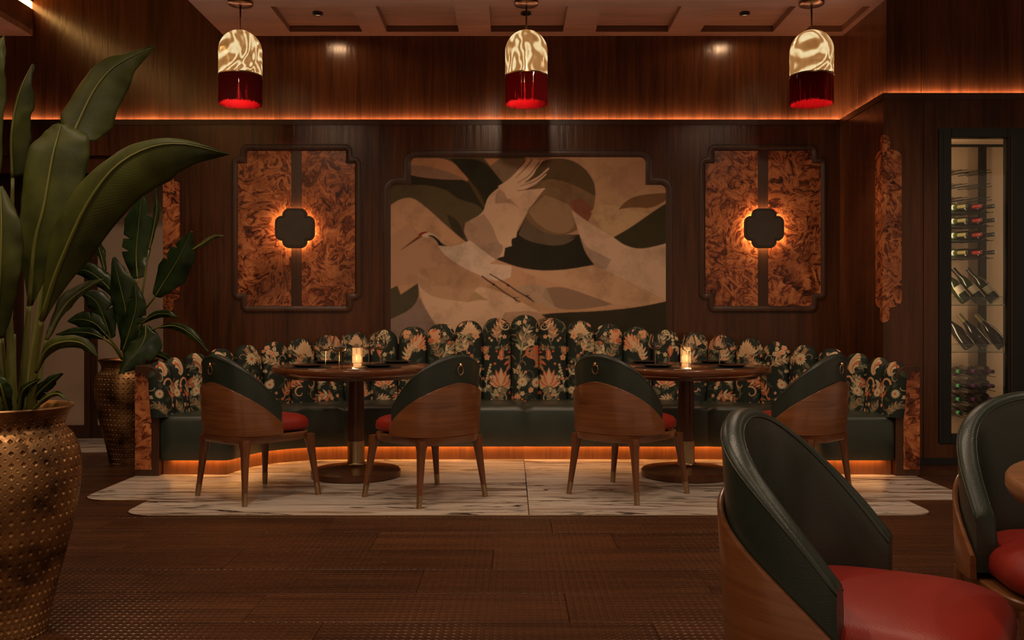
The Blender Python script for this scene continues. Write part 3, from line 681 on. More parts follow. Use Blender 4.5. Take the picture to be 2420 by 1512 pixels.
# burl strips wrapped round the two wall corners
def corner_strip(nm, xc, yc, sgn, z0, z1, lab, ww=0.133):
    r = empty(nm); tag(r, lab, 'wall panel', 'burl strips wrapped round wall corners')
    def band(w_, zz0, zz1, th, dz):
        # cross-section L round the corner, as a ring in plan
        pl = [(xc-sgn*th, yc+w_), (xc-sgn*th, yc-th), (xc+sgn*w_, yc-th), (xc+sgn*w_, yc-0.0005), (xc-0.0005*sgn, yc-0.0005), (xc-0.0005*sgn, yc+w_)]
        return pl
    b = MB()
    def wid(z):
        e = min(z-z0, z1-z)
        if e < 0.11: return 0.045*min(1, math.sqrt(max(0, 1-((0.045-min(e, 0.045))/0.045)**2))) + 0.0005
        e -= 0.11
        return 0.045+(ww-0.045)*math.sqrt(max(0, 1-((0.06-min(e, 0.06))/0.06)**2))
    zs = [z0+0.005*i for i in range(45)]; zs += [z1-0.005*i for i in range(44, -1, -1)]
    rings = [[(a, c, z) for a, c in band(wid(z), 0, 0, 0.006, 0)] for z in zs]
    b.loft(rings, True, True); b.build('burl_inlay', M_burl, r, smooth=30)
corner_strip('corner_inlay', XR, YR, 1, H-(762-CY)*YR/FPX, H-(318-CY)*YR/FPX, 'tall burl strip wrapped round the wall corner beside the wine cabinet')
# left-hand corner strip: sits at the free end of the rear wall
b = MB(); z0, z1 = wpz(738), wpz(400)
r = empty('corner_inlay'); tag(r, 'tall burl strip at the wall end behind the leafy plants', 'wall panel', 'burl strips wrapped round wall corners')
pts = [(XL+0.001, z0+0.10)]+arc(XL+0.045, z0+0.045, 0.044, 180, 360, 8)+[(XL+0.09, z0+0.10)]+arc(XL+0.10, z0+0.14, 0.04, -90, 0)+arc(XL+0.10, z1-0.14, 0.04, 0, 90)+[(XL+0.09, z1-0.10)]+arc(XL+0.045, z1-0.045, 0.044, 0, 180, 8)
b.poly_prism(pts, lambda a, c, d: (a, d, c), YB-0.0005, YB-0.008); b.build('burl_inlay', M_burl, r)

# ------------------------------------------------------------------ banquette
XCB = 0.105
half = [(1174,7.30),(1108,7.30),(1040,7.30),(972,7.30),(906,7.30),(844,7.24),(780,7.14),(717,7.02),(655,6.90),(591,6.76),(530,6.61),(472,6.45),(422,6.28),(385,6.17)]
ctr = [(XCB, 7.30)]+[((px-CX)*d/FPX, d) for px, d in half]
for i in range(1, 6): ctr[i] = (XCB-0.2295*i, 7.30)
tops_px = [744, 751, 757.5, 765, 771.5, 779, 785, 792, 799, 807, 815, 823, 834, 844, 854]
SC = 700.0  # print pixels per metre
def fabric_canvas():
    Wm, Hm = 3.7, 0.78
    BG = lin((33, 38, 31)); cv = Canvas(int(Wm*SC), int(Hm*SC), tuple(c for c in BG))
    rnd = random.Random(5)
    CR, PE, OR, SG, DG, TN = lin((196,168,128)), lin((206,146,104)), lin((190,98,62)), lin((108,100,76)), lin((62,64,48)), lin((160,116,80))
    def U(u, z): return ((u+0.2)*SC, (1.14-z)*SC)
    def stroke(pts, w0, w1, col, a=1.0): cv.stroke([U(*p) for p in pts], lambda t: (w0+(w1-w0)*t)*SC*(math.sin(min(1, t*1.15+0.08)*PI*0.93)**0.5 if True else 1), col, a, 12)
    def petal(u, z, ang, ln, wd, col, col2=None):
        ca, sa = math.cos(ang), math.sin(ang); pts = []
        for t in range(9):
            f = t/8; w_ = wd*math.sin(PI*f**0.75)*0.5; pts.append((u+ca*ln*f-sa*w_, z+sa*ln*f+ca*w_))
        for t in range(7, 0, -1):
            f = t/8; w_ = wd*math.sin(PI*f**0.75)*0.5; pts.append((u+ca*ln*f+sa*w_, z+sa*ln*f-ca*w_))
        cv.fill([U(*p) for p in pts], col)
        if col2: stroke([(u+ca*ln*0.15, z+sa*ln*0.15), (u+ca*ln*0.5, z+sa*ln*0.5), (u+ca*ln*0.88, z+sa*ln*0.88)], wd*0.25, wd*0.12, col2)
    def daisy(u, z, r):
        for k in range(13): petal(u, z, k*2*PI/13, r, r*0.46, CR, None)
        cv.fill([U(u+r*0.26*math.cos(k*PI/5), z+r*0.26*math.sin(k*PI/5)) for k in range(10)], OR)
    def blossom(u, z, r, col=None):
        for k in range(5): petal(u, z, k*2*PI/5+u*9, r, r*0.85, col or PE, None)
        cv.fill([U(u+r*0.2*math.cos(k*PI/4), z+r*0.2*math.sin(k*PI/4)) for k in range(8)], OR)
    def palmette(u, z, r, ang=PI/2, n=9, spread=2.6, c1=None, c2=None):
        for k in sorted(range(n), key=lambda k: -abs(k-(n-1)/2)):
            a = ang+(k-(n-1)/2)*spread/(n-1); petal(u, z, a, r*(0.82+0.18*math.cos((k-(n-1)/2)*0.9)), r*0.30, (c1 or OR) if k % 2 else (c2 or PE), CR)
        for k in range(3): petal(u, z, ang+PI+(k-1)*0.7, r*0.35, r*0.22, SG, PE)
    def fan(u, z, r, ang=PI/2): palmette(u, z, r, ang, 11, 3.0, PE, CR)
    def acanthus(u, z, ln, ang, curl, c1=None, c2=None):
        a = ang; p = [(u, z)]; m_ = 7
        for k in range(m_): a += curl/m_; p.append((p[-1][0]+math.cos(a)*ln/m_, p[-1][1]+math.sin(a)*ln/m_))
        for k in range(1, m_):
            dr = math.atan2(p[k+1][1]-p[k][1], p[k+1][0]-p[k][0]) if k < m_ else a
            for sd in (1, -1): petal(p[k][0], p[k][1], dr+sd*0.85, ln*0.30*(1-0.3*k/m_), ln*0.085, (c1 or CR) if (k+sd) % 2 else (c2 or TN), None)
        stroke(p, ln*0.05, ln*0.12, c1 or CR); stroke(p, ln*0.02, ln*0.05, c2 or OR)
    def scroll(u, z, r, a0, turns, col=None, w_=0.012):
        pts = [(u+r*(1-0.75*t/10)*math.cos(a0+turns*t/10), z+r*(1-0.75*t/10)*math.sin(a0+turns*t/10)) for t in range(11)]
        cv.stroke([U(*p) for p in pts], lambda t: w_*SC*(1-0.6*t), col or CR, 1, 24)
    # ground of muted leaves
    for k in range(430):
        u = rnd.uniform(-0.2, 3.45); z = rnd.uniform(0.36, 1.12)
        petal(u, z, rnd.uniform(0, 6.28), rnd.uniform(0.03, 0.09), rnd.uniform(0.012, 0.03), DG if rnd.random() < 0.7 else SG, None)
    for k in range(190): # thin stems and tendrils
        u = rnd.uniform(-0.2, 3.45); z = rnd.uniform(0.36, 1.1); scroll(u, z, rnd.uniform(0.02, 0.06), rnd.uniform(0, 6.28), rnd.choice((-1, 1))*rnd.uniform(2, 5), rnd.choice((SG, TN, CR, SG)), 0.006)
    for k in range(320): blossom(rnd.uniform(-0.2, 3.45), rnd.uniform(0.38, 1.1), rnd.uniform(0.010, 0.020), rnd.choice((PE, CR, PE, OR)))
    for k in range(70): acanthus(rnd.uniform(-0.2, 3.45), rnd.uniform(0.38, 1.0), rnd.uniform(0.08, 0.15), rnd.uniform(0.6, 2.5), rnd.choice((-1, 1))*rnd.uniform(1, 3), rnd.choice((SG, TN, SG, CR)), rnd.choice((SG, TN, DG)))
    # middle channel
    acanthus(-0.03, 0.78, 0.26, PI/2, -0.5, SG, CR); acanthus(-0.03, 0.88, 0.16, 1.2, -1.7, SG, TN); acanthus(-0.02, 0.76, 0.26, 1.2, -3.2, TN, OR)
    stroke([(-0.04,0.42),(-0.05,0.6),(-0.03,0.8)], 0.008, 0.006, SG)
    daisy(-0.02, 0.563, 0.043); daisy(0.095, 0.555, 0.045); blossom(-0.05, 1.04, 0.024, CR); blossom(0.0, 1.05, 0.02); blossom(0.02, 1.09, 0.02, CR); blossom(0.05,0.88,0.036,CR); blossom(0.09,0.83,0.035,OR)
    palmette(-0.06, 0.43, 0.05); blossom(0.05, 0.50, 0.024); blossom(-0.02, 0.47, 0.022, CR)
    # first channel each side
    palmette(0.195, 0.53, 0.15); petal(0.19, 0.83, -1.5, 0.10, 0.04, OR, PE)
    acanthus(0.22, 0.89, 0.22, 1.0, 1.6, PE, TN); scroll(0.15, 1.02, 0.05, 0.3, -4.5); scroll(0.24, 1.0, 0.04, 2.6, 4, TN); palmette(0.31, 0.81, 0.06, 0.6); blossom(0.31,0.76,0.028)
    for k in range(7): blossom(0.28+0.006*k, 0.70-0.022*k, 0.012, CR)
    acanthus(0.24, 0.42, 0.12, 0.6, 2.6, CR, SG)
    # second channel
    fan(0.448, 0.955, 0.115); blossom(0.40, 0.935, 0.034); acanthus(0.47, 0.79, 0.24, 1.9, -3.3, TN, PE); scroll(0.53, 0.83, 0.035, 1.0, -5)
    acanthus(0.36, 0.60, 0.20, 1.3, -1.2, SG, CR); palmette(0.47, 0.47, 0.10, 1.57); daisy(0.38, 0.50, 0.03)
    # third and on, a repeating order of motifs
    def col_a(u): acanthus(u-0.01, 0.74, 0.26, 1.9, 1.2, CR, SG); acanthus(u, 0.74, 0.2, 1.5, -0.8, SG, TN); [blossom(u+0.05+rnd.uniform(-.045,.045), 0.93+rnd.uniform(-.05,.05), 0.020, rnd.choice((PE, OR, PE))) for _ in range(22)]; palmette(u, 0.52, 0.12, 1.6); scroll(u+0.06, 0.62, 0.05, 0, 5, TN)
    def col_b(u): palmette(u-0.03, 0.84, 0.13, 2.0, 9, 2.0, OR, PE); acanthus(u+0.02, 0.72, 0.2, 0.6, 2.4, CR, PE); [blossom(u+0.05+rnd.uniform(-.03,.03), 0.95+rnd.uniform(-.03,.03), 0.018) for _ in range(8)]; acanthus(u, 0.44, 0.2, 1.2, -2.6, CR, OR); daisy(u+0.07, 0.60, 0.034)
    def col_c(u): scroll(u, 0.92, 0.07, 2.4, -3.6, CR, 0.016); acanthus(u-0.02, 0.86, 0.16, 2.2, -2, CR, SG); petal(u+0.04, 0.86, -1.6, 0.1, 0.045, OR, PE); [blossom(u+0.06, 0.93-0.03*k, 0.016, CR) for k in range(4)]; palmette(u, 0.54, 0.13, 1.4, 9, 2.7, OR, PE); acanthus(u+0.06, 0.42, 0.14, 2, 2.4, CR, TN)
    def col_d(u): acanthus(u, 0.70, 0.25, 1.0, 2.6, CR, PE); acanthus(u-0.05, 0.62, 0.2, 1.7, -2.2, TN, SG); fan(u+0.01, 0.87, 0.09); scroll(u+0.04, 0.52, 0.06, 1, 5.2, PE, 0.014); palmette(u-0.03, 0.46, 0.09, 1.8)
    def col_e(u): fan(u, 0.80, 0.125, 1.8); acanthus(u+0.05, 0.66, 0.16, 1.0, 1.6, PE, TN); scroll(u-0.04, 0.56, 0.055, 1, 5, PE, 0.014); scroll(u+0.05, 0.50, 0.05, 2, -5, PE, 0.012); blossom(u-0.06, 0.68, 0.03)
    def col_f(u): [blossom(u+0.05+rnd.uniform(-.04,.04), 0.85+rnd.uniform(-.07,.06), 0.022, rnd.choice((CR, PE))) for _ in range(12)]; acanthus(u-0.02, 0.70, 0.2, 1.0, -1.2, CR, TN); acanthus(u-0.03, 0.46, 0.22, 1.7, 1.3, PE, OR); daisy(u+0.08, 0.57, 0.036)
    def col_g(u): daisy(u, 0.77, 0.052); scroll(u+0.04, 0.88, 0.045, 0.3, 4.6, CR, 0.014); acanthus(u-0.06, 0.72, 0.15, 1.8, -0.8, CR, TN); palmette(u-0.01, 0.54, 0.12, 1.7, 9, 2.4, OR, PE); blossom(u+0.05, 0.66, 0.024)
    def col_h(u): 
        for k in range(5): scroll(u+0.05, 0.70, 0.13-0.022*k, 1.2, 2.6, (CR, PE, CR, OR, CR)[k], 0.017)
        acanthus(u-0.04, 0.50, 0.22, 1.2, 2.2, CR, OR); scroll(u-0.02, 0.62, 0.05, 0, 5, PE, 0.016); daisy(u+0.07, 0.56, 0.034); acanthus(u+0.03, 0.4, 0.16, 1.8, -2, TN, SG)
    seq = {3: col_a, 4: col_b, 5: col_c, 6: col_d, 7: col_b, 8: col_e, 9: col_f, 10: col_g, 11: col_h, 12: col_h, 13: col_h, 14: col_h}
    for k, fn in seq.items(): fn(0.2295*k)
    a = cv.a; cv.a = (a*4+np.roll(a, 1, 0)+np.roll(a, -1, 0)+np.roll(a, 1, 1)+np.roll(a, -1, 1))/8
    return cv
fcv = fabric_canvas()
banq = empty('banquette'); tag(banq, 'long curved banquette with floral channelled back and green leather seat', 'banquette')
def channel(idx, sgn):
    x, d = ctr[idx]
    pn = ctr[min(idx+1, 14)]; pp = ctr[idx-1] if idx > 0 else (2*XCB-ctr[1][0], 7.30)
    T = Vector((pp[0]-pn[0], pp[1]-pn[1], 0)).normalized()      # towards the middle
    if idx == 0: T = Vector((1, 0, 0))
    w_ = 0.5*(math.dist(ctr[idx], pp)+math.dist(ctr[idx], pn)) if idx not in (0, 14) else (0.2295 if idx == 0 else 0.19)
    w_ *= 1.0
    N_ = Vector((T.y, -T.x, 0))                                # towards the sitter
    zt = H-(tops_px[idx]-CY)*(d+0.05)/FPX; z0 = 0.40
    nu, nv = 100, 170; hr = 0.105; base = Vector((x, d, 0))
    f = np.linspace(0, 1, nv); a = np.clip((f-0.72)/0.28, 0, 1)*PI/2
    zc_ = np.where(f <= 0.72, z0+(zt-hr-z0)*np.minimum(1, f/0.72), zt-hr+hr*np.sin(a)); sh = np.where(f <= 0.72, 1.0, np.maximum(0.02, np.clip(np.cos(a), 0, 1)**0.85))
    lean = 0.10*(zc_-z0)/0.73
    t = np.arange(nu)/(nu-1); fr_ = t <= 0.78; ph1 = PI*t/0.78; ph2 = PI*(t-0.78)/0.22
    lx = np.where(fr_, -np.cos(ph1)*w_/2*0.995, np.cos(ph2)*w_/2*0.98); ly = np.where(fr_, 0.075*np.clip(np.sin(ph1), 0, 1)**0.72, -0.03*np.sin(ph2))
    A = lx[None, :]*sh[:, None]; B_ = ly[None, :]*(sh**0.6)[:, None]-lean[:, None]
    X_ = base.x+T.x*A+N_.x*B_; Y_ = base.y+T.y*A+N_.y*B_
    if sgn > 0: X_ = 2*XCB-X_
    zz = np.repeat(zc_[:, None], nu, 1); vs = np.stack([X_, Y_, zz], -1); uu = np.repeat((lx*(1.0 if idx == 0 else -1.0))[None, :], nv, 0)
    ub = 0.2295*idx
    uc = ub+uu*(0.2295/w_)*1.0
    if idx == 0: uc = uu*1.0
    ztc = 1.106  # print hangs from the top of each channel
    zc = zz+(0 if idx < 3 else 0)
    cols = fcv.sample(((uc+0.2)*SC).ravel(), ((1.14-zc)*SC).ravel())
    fs = []
    for j in range(nv-1):
        for i in range(nu):
            k = (i+1) % nu; fs.append((j*nu+i, j*nu+k, (j+1)*nu+k, (j+1)*nu+i))
    fs.append(tuple(range((nv-1)*nu, nv*nu)))
    if sgn > 0: fs = [f_[::-1] for f_ in fs]
    me = bpy.data.meshes.new('backrest_channel'); me.from_pydata(vs.reshape(-1, 3).tolist(), [], fs); me.update()
    me.polygons.foreach_set('use_smooth', [True]*len(me.polygons))
    set_paint(me, np.clip(cols*np.array([1.25, 1.45, 1.6]), 0, 0.85)); me.materials.append(M_floral)
    o = bpy.data.objects.new('backrest_channel', me); C.objects.link(o); o.parent = banq
for i in range(15):
    channel(i, -1)
    if i: channel(i, 1)
# seat
front = [(-2.40,6.12),(-2.28,6.12),(-2.16,6.12),(-2.04,6.12),(-1.955,6.12),(-1.925,6.145),(-1.905,6.22),(-1.875,6.36),(-1.835,6.47),(-1.76,6.58),(-1.66,6.67),(-1.52,6.74),(-1.38,6.775),(-1.24,6.79),(-1.0,6.79),(-0.6,6.79),(-0.2,6.79),(XCB,6.79)]
def resamp(pts, n):
    L_ = [0]
    for a, c in zip(pts, pts[1:]): L_.append(L_[-1]+math.dist(a, c))
    out = []
    for k in range(n+1):
        t = L_[-1]*k/n; i = 0
        while i < len(L_)-2 and L_[i+1] < t: i += 1
        f = (t-L_[i])/(L_[i+1]-L_[i]); out.append((pts[i][0]+(pts[i+1][0]-pts[i][0])*f, pts[i][1]+(pts[i+1][1]-pts[i][1])*f))
    return out
NF = 96
fr = resamp(front, NF); bk = resamp([(c[0], c[1]) for c in ctr[::-1]], NF)
def normals(pts):
    out = []
    for i in range(len(pts)):
        a = pts[max(i-1, 0)]; c = pts[min(i+1, len(pts)-1)]; t = Vector((c[0]-a[0], c[1]-a[1])).normalized(); out.append((t.y, -t.x))
    return out
nf = normals(fr)
def cushion(i0, i1, sgn, nm='seat_cushion'):
    rings = []
    prof = []
    for i in range(i0, i1+1):
        e = min((i-i0), (i1-i))/2.0; endr = 0.016*(1-min(1, e))**2
        (fx, fy), (nx_, ny_), (bx_, by_) = fr[i], nf[i], bk[i]
        ring = []
        for o, z in ((0.0, 0.112), (0.004, 0.105), (0.012, 0.112), (0.014, 0.25), (0.012, 0.372), (0.004, 0.394), (-0.012, 0.408), (-0.035, 0.417), (-0.045, 0.419)):
            zz_ = z-endr if z > 0.3 else z; ring.append((fx+nx_*(o-endr*0.8), fy+ny_*(o-endr*0.8), zz_))
        ring.append((bx_*0.5+fx*0.5, by_*0.5+fy*0.5, 0.425-endr)); ring.append((bx_, by_, 0.42-endr)); ring.append((bx_, by_, 0.112))
        if sgn > 0: ring = [(2*XCB-a, c, z) for a, c, z in ring]
        rings.append(ring)
    b = MB(); b.loft(rings, True, True); b.build(nm, M_green, banq, smooth=50)
# seam between the first two cushions at X -1.27
iseam = min(range(NF+1), key=lambda i: abs(fr[i][0]+1.272)+abs(fr[i][1]-6.787))
for sgn in (-1, 1):
    cushion(0, iseam, sgn); cushion(iseam, NF, sgn)
    rings = []
    pl = []
    for i in range(NF+1):
        (fx, fy), (nx_, ny_) = fr[i], nf[i]; fx -= nx_*0.045; fy -= ny_*0.045; pl.append((fx, fy))
        ring = [(fx, fy, 0.0), (fx, fy, 0.100), (fx-nx_*0.02, fy-ny_*0.02, 0.100), (fx-nx_*0.02, fy-ny_*0.02, 0.0)]
        if sgn > 0: ring = [(2*XCB-a, c, z) for a, c, z in ring]
        rings.append(ring)
    b = MB(); b.loft(rings, True, True); b.build('plinth', M_plinth, banq, smooth=30)
    rings = []
    for i in range(2, NF+1):
        (fx, fy), (nx_, ny_) = fr[i], nf[i]
        ring = [(fx+nx_*o, fy+ny_*o, z) for o, z in ((-0.016, 0.1110), (-0.016, 0.1085), (-0.030, 0.1085), (-0.030, 0.1110))]
        if sgn > 0: ring = [(2*XCB-a, c, z) for a, c, z in ring]
        rings.append(ring)
    b = MB(); b.loft(rings, True, True); b.build('light_strip', M_led_seat, banq)
# arms
def arm(sgn):
    x_in, x_out = (-2.405, -2.572) if sgn < 0 else (2*XCB+2.405, 2*XCB+2.572)
    y0, y1 = 6.105, 6.6; zt = 0.752; s = 1 if sgn < 0 else -1
    rr = 0.085
    pts = [(x_out, 0.0), (x_in, 0.0), (x_in, zt-rr)]+[(x_in-s*rr+s*rr*math.cos(a), zt-rr+rr*math.sin(a)) for a in [PI/2*k/8 for k in range(1, 9)]]+[(x_out, zt)]
    b = MB(); b.poly_prism(pts, lambda a, c, d: (a, d, c), y0, y1); o = b.build('armrest', M_mould, banq, bevel=0.004)
    xi = x_in-s*0.052; xo = x_out+s*0.004; zi = zt-0.045; q = 0.04
    pts = [(xo, 0.045), (xi, 0.045), (xi, zi-0.085)]+[(xi-s*q+s*q*math.cos(a), zi-0.085+q*math.sin(a)) for a in [PI/2*k/6 for k in range(1, 7)]]+[(xi-s*q-s*0.003+s*0.028*math.cos(a)-s*0.025, zi-0.045+0.045*math.sin(a)) for a in [PI/2*k/6 for k in range(0, 7)]]+[(xo, zi)]
    b = MB(); b.poly_prism(pts, lambda a, c, d: (a, d, c), y0-0.002, y0+0.002); b.build('burl_inlay', M_burl, o)
arm(-1); arm(1)

# ------------------------------------------------------------------ tables
def round_table(x, y, z0, lab, top_mat=M_table):
    r = empty('round_table', (x, y, z0)); tag(r, lab, 'table', 'round pedestal tables')
    R_ = 0.56
    b = MB(); b.lathe([(0.0, 0.696), (R_-0.07, 0.696), (R_-0.03, 0.700), (R_-0.006, 0.712), (R_, 0.724), (R_, 0.741), (R_-0.005, 0.748), (R_-0.016, 0.750), (0, 0.750)], n=96, cap=False); b.build('tabletop', top_mat, r, smooth=50)
    b = MB(); b.lathe([(R_-0.09, 0.675), (R_-0.075, 0.696)], n=64); b.build('apron', M_tpost, r, smooth=40)
    b = MB(); b.lathe([(0.057, 0.24), (0.0525, 0.675)], n=40); b.build('post', M_tpost, r, smooth=40)
    b = MB(); b.lathe([(0.066, 0.075), (0.070, 0.080), (0.062, 0.088), (0.059, 0.10), (0.057, 0.24), (0.054, 0.243)], n=40); b.build('post_sleeve', M_brass, r, smooth=40)
    b = MB(); b.lathe([(0.293, 0.0), (0.303, 0.006), (0.303, 0.040), (0.298, 0.045), (0.296, 0.046), (0.292, 0.050), (0.24, 0.058), (0.12, 0.068), (0.075, 0.075), (0.0, 0.076)], n=80, cap=False); b.build('base', M_tpost, r, smooth=30)
    return r
round_table(-1.0635, 6.113, 0.0015, 'dark round pedestal table on marble, on the left of the two by the banquette')
round_table(1.1877, 6.113, 0.0015, 'dark round pedestal table on marble, on the right of the two by the banquette')
round_table(1.53, 1.62, -0.003, 'lighter wood round table cut off by the right edge between two foreground chairs', M_lite)

# ------------------------------------------------------------------ chairs
def plan(s, a, bq, n=2.9):
    "U-shaped plan, s from -1 (left arm end) to 1 (right arm end)"
    ph = s*PI/2*0.98; sx, cx_ = math.sin(ph), math.cos(ph)
    return (a*math.copysign(abs(sx)**(2/n), sx), -bq*abs(cx_)**(2/n)+0.02)
def chair_plan_samples(n):
    "evenly spaced parameters along the U"
    ps = [(-1+2*i/400) for i in range(401)]; pts = [plan(s, 0.285, 0.31) for s in ps]; L_ = [0]
    for a, c in zip(pts, pts[1:]): L_.append(L_[-1]+math.dist(a, c))
    out = []
    for k in range(n+1):
        t = L_[-1]*k/n; i = 0
        while i < 399 and L_[i+1] < t: i += 1
        out.append(ps[i]+(ps[i+1]-ps[i])*(t-L_[i])/(L_[i+1]-L_[i]))
    return out
SS = chair_plan_samples(56)
def shell(prof_fn, n=len(SS)):
    "prof_fn(fraction from rear 0 to arm end 1) -> list of (offset inwards, z)"
    rings = []
    for k, s in enumerate(SS):
        f = abs(-1+2*k/(len(SS)-1)); x, y = plan(s, 0.285, 0.31)
        a = plan(max(-1, s-0.01), 0.285, 0.31); c = plan(min(1, s+0.01), 0.285, 0.31); t = Vector((c[0]-a[0], c[1]-a[1])).normalized(); nn = Vector((-t.y, t.x))
        ring = []
        for o, z in prof_fn(f):
            ln = 0.035*max(0, (z-0.40))/0.46*(1-f*0.7)
            ring.append((x+nn.x*(o-ln), y+nn.y*(o-ln), z))
        rings.append(ring)
    b = MB(); b.loft(rings, True, True); return b
def make_chair():
    r = empty('dining_chair')
    wt = lambda f: 0.455+(0.700-0.455)*(1-f**1.75)
    pt = lambda f: 0.560+(0.862-0.560)*(1-f**1.9)
    def wp(f):
        z = wt(f); return [(0.0, 0.392), (0.0, z-0.006), (0.003, z-0.001), (0.009, z), (0.014, z-0.003), (0.016, z-0.008), (0.016, 0.392)]
    shell(wp).build('wood_shell', M_chair, r, smooth=40)
    def pp(f):
        z = pt(f); zb = 0.41; a, c = 0.0175, 0.066
        return [(a, zb), (a, z-0.020), (a+0.0015, z-0.011), (a+0.006, z-0.004), (a+0.014, z), (c-0.016, z), (c-0.007, z-0.004), (c-0.002, z-0.012), (c, z-0.022), (c+0.004, z-0.06), (c, zb)]
    pd = shell(pp).build('back_pad', M_green, r, smooth=45)
    for o_in, dz in ((0.0175+0.0005, 0.016), (0.066, 0.018)):
        pts = []
        for k, s in enumerate(SS):
            f = abs(-1+2*k/(len(SS)-1)); x, y = plan(s, 0.285, 0.31)
            a = plan(max(-1, s-0.01), 0.285, 0.31); c = plan(min(1, s+0.01), 0.285, 0.31); t = Vector((c[0]-a[0], c[1]-a[1])).normalized(); nn = Vector((-t.y, t.x)); z = pt(f)-dz
            ln = 0.035*max(0, (z-0.40))/0.46*(1-f*0.7); pts.append((x+nn.x*(o_in-ln), y+nn.y*(o_in-ln), z))
        b = MB(); b.tube(pts, 0.0022, 6); b.build('piping', M_green, pd, smooth=True)
    # seat cushion
    def outl(a, y0, y1, n=3.4, m_=48, taper=0.03):
        out = []
        for k in range(m_):
            t = 2*PI*k/m_; cx_, sy = math.cos(t), math.sin(t)
            yy = (y0+y1)/2+(y1-y0)/2*math.copysign(abs(sy)**(2/n), sy); aa = a+taper*(yy/0.27-0.2)
            out.append((aa*math.copysign(abs(cx_)**(2/n), cx_), yy))
        return out
    rings = []
    for sh, z in ((0.014, 0.402), (0.003, 0.412), (0.0, 0.432), (0.004, 0.456), (0.018, 0.474), (0.045, 0.486), (0.10, 0.495), (0.18, 0.499), (0.245, 0.500)):
        rings.append([(x, y, z) for x, y in outl(0.248-sh, -0.235+sh, 0.268-sh)])
    b = MB(); b.loft(rings, True, True); b.build('seat', M_red, r, smooth=60)
    rings = [[(x, y, z) for x, y in outl(a, -0.27+q, 0.262-q)] for a, q, z in ((0.20, 0.04, 0.392), (0.20, 0.04, 0.404))]
    b = MB(); b.loft(rings, True, True); b.build('seat_board', M_seam, r)
    rings = []
    for q, z in ((0.012, 0.344), (0.006, 0.346), (0.0, 0.354), (-0.002, 0.388), (0.002, 0.392)):
        rings.append([(x, y, z) for x, y in outl(0.262-q, -0.285+q, 0.262-q, taper=0.012)])
    b = MB(); b.loft(rings, True, True); b.build('seat_rail', M_chair, r, smooth=40)
    for sx in (-1, 1):
        for top, foot in (((0.208, -0.215), (0.251, -0.247)), ((0.228, 0.214), (0.281, 0.247))):
            rings = []; ang0 = math.atan2(top[1], top[0])
            for z, hw in ((0.0, 0.0125), (0.08, 0.0145), (0.18, 0.018), (0.27, 0.0215), (0.315, 0.0245), (0.345, 0.030), (0.372, 0.031)):
                f = z/0.372; cx_ = foot[0]+(top[0]-foot[0])*f; cy_ = foot[1]+(top[1]-foot[1])*f
                ring = [((cx_+hw*math.copysign(abs(math.cos(a))**0.6, math.cos(a)))*sx, cy_+hw*math.copysign(abs(math.sin(a))**0.6, math.sin(a)), z) for a in [2*PI*k/16 for k in range(16)]]
                rings.append(ring)
            lo = MB(); lo.loft(rings, True, True); leg = lo.build('leg', M_leg, r, smooth=50)
            fr_ = []
            for z, hw in ((-0.0, 0.0135), (0.074, 0.0158)):
                f = z/0.372; cx_ = foot[0]+(top[0]-foot[0])*f; cy_ = foot[1]+(top[1]-foot[1])*f
                fr_.append([((cx_+hw*math.copysign(abs(math.cos(a))**0.6, math.cos(a)))*sx, cy_+hw*math.copysign(abs(math.sin(a))**0.6, math.sin(a)), z) for a in [2*PI*k/16 for k in range(16)]])
            fb = MB(); fb.loft(fr_, True, True); fb.build('ferrule', M_brass, leg, smooth=50)
    # ring pull
    yr = -0.29-0.035*0.88+0.0175-0.002
    b = MB(); zc = 0.775; yb = yr-0.008
    b.tube([(0.021*math.cos(a), yb, zc-0.002+0.027*math.sin(a)) for a in [2*PI*k/28+PI/2 for k in range(29)]], 0.0021, 8, False)
    rg = b.build('ring_pull', M_brassb, r, smooth=True)
    b = MB(); b.add([], []); 
    b.lathe([(0.0, -0.008), (0.009, -0.008), (0.012, -0.002), (0.009, 0.006), (0.004, 0.012), (0.0, 0.013)], c=(0, yb, zc+0.027), n=14, cap=False); b.build('knob', M_brassb, rg, smooth=True)
    return r
chair = make_chair()
CH = [(-1.552, 5.449, 0.650, 0.7596, 0.0015, 'wooden tub chair at the left table, farthest from the middle of the banquette'),
      (-0.513, 5.396, -0.6925, 0.7214, 0.0015, 'wooden tub chair at the left table, nearer the middle of the banquette'),
      (0.700, 5.497, 0.676, 0.737, 0.0015, 'wooden tub chair at the right table, nearer the middle of the banquette'),
      (1.722, 5.500, -0.70, 0.714, 0.0015, 'wooden tub chair at the right table, partly behind the large foreground chair'),
      (0.770, 1.917, 0.835, -0.549, -0.003, 'large foreground tub chair seen from its side, cropped by the bottom edge'),
      (1.476, 2.300, -0.08, -0.997, -0.003, 'foreground tub chair facing us behind the lighter round table')]
for k, (x, y, ux, uy, z, lab) in enumerate(CH):
    o = chair if k == 0 else copy_tree(chair)
    o.location = (x, y, z); o.rotation_euler = (0, 0, math.atan2(uy, ux)-PI/2)
    tag(o, lab, 'chair', 'green leather tub chairs with red seats')

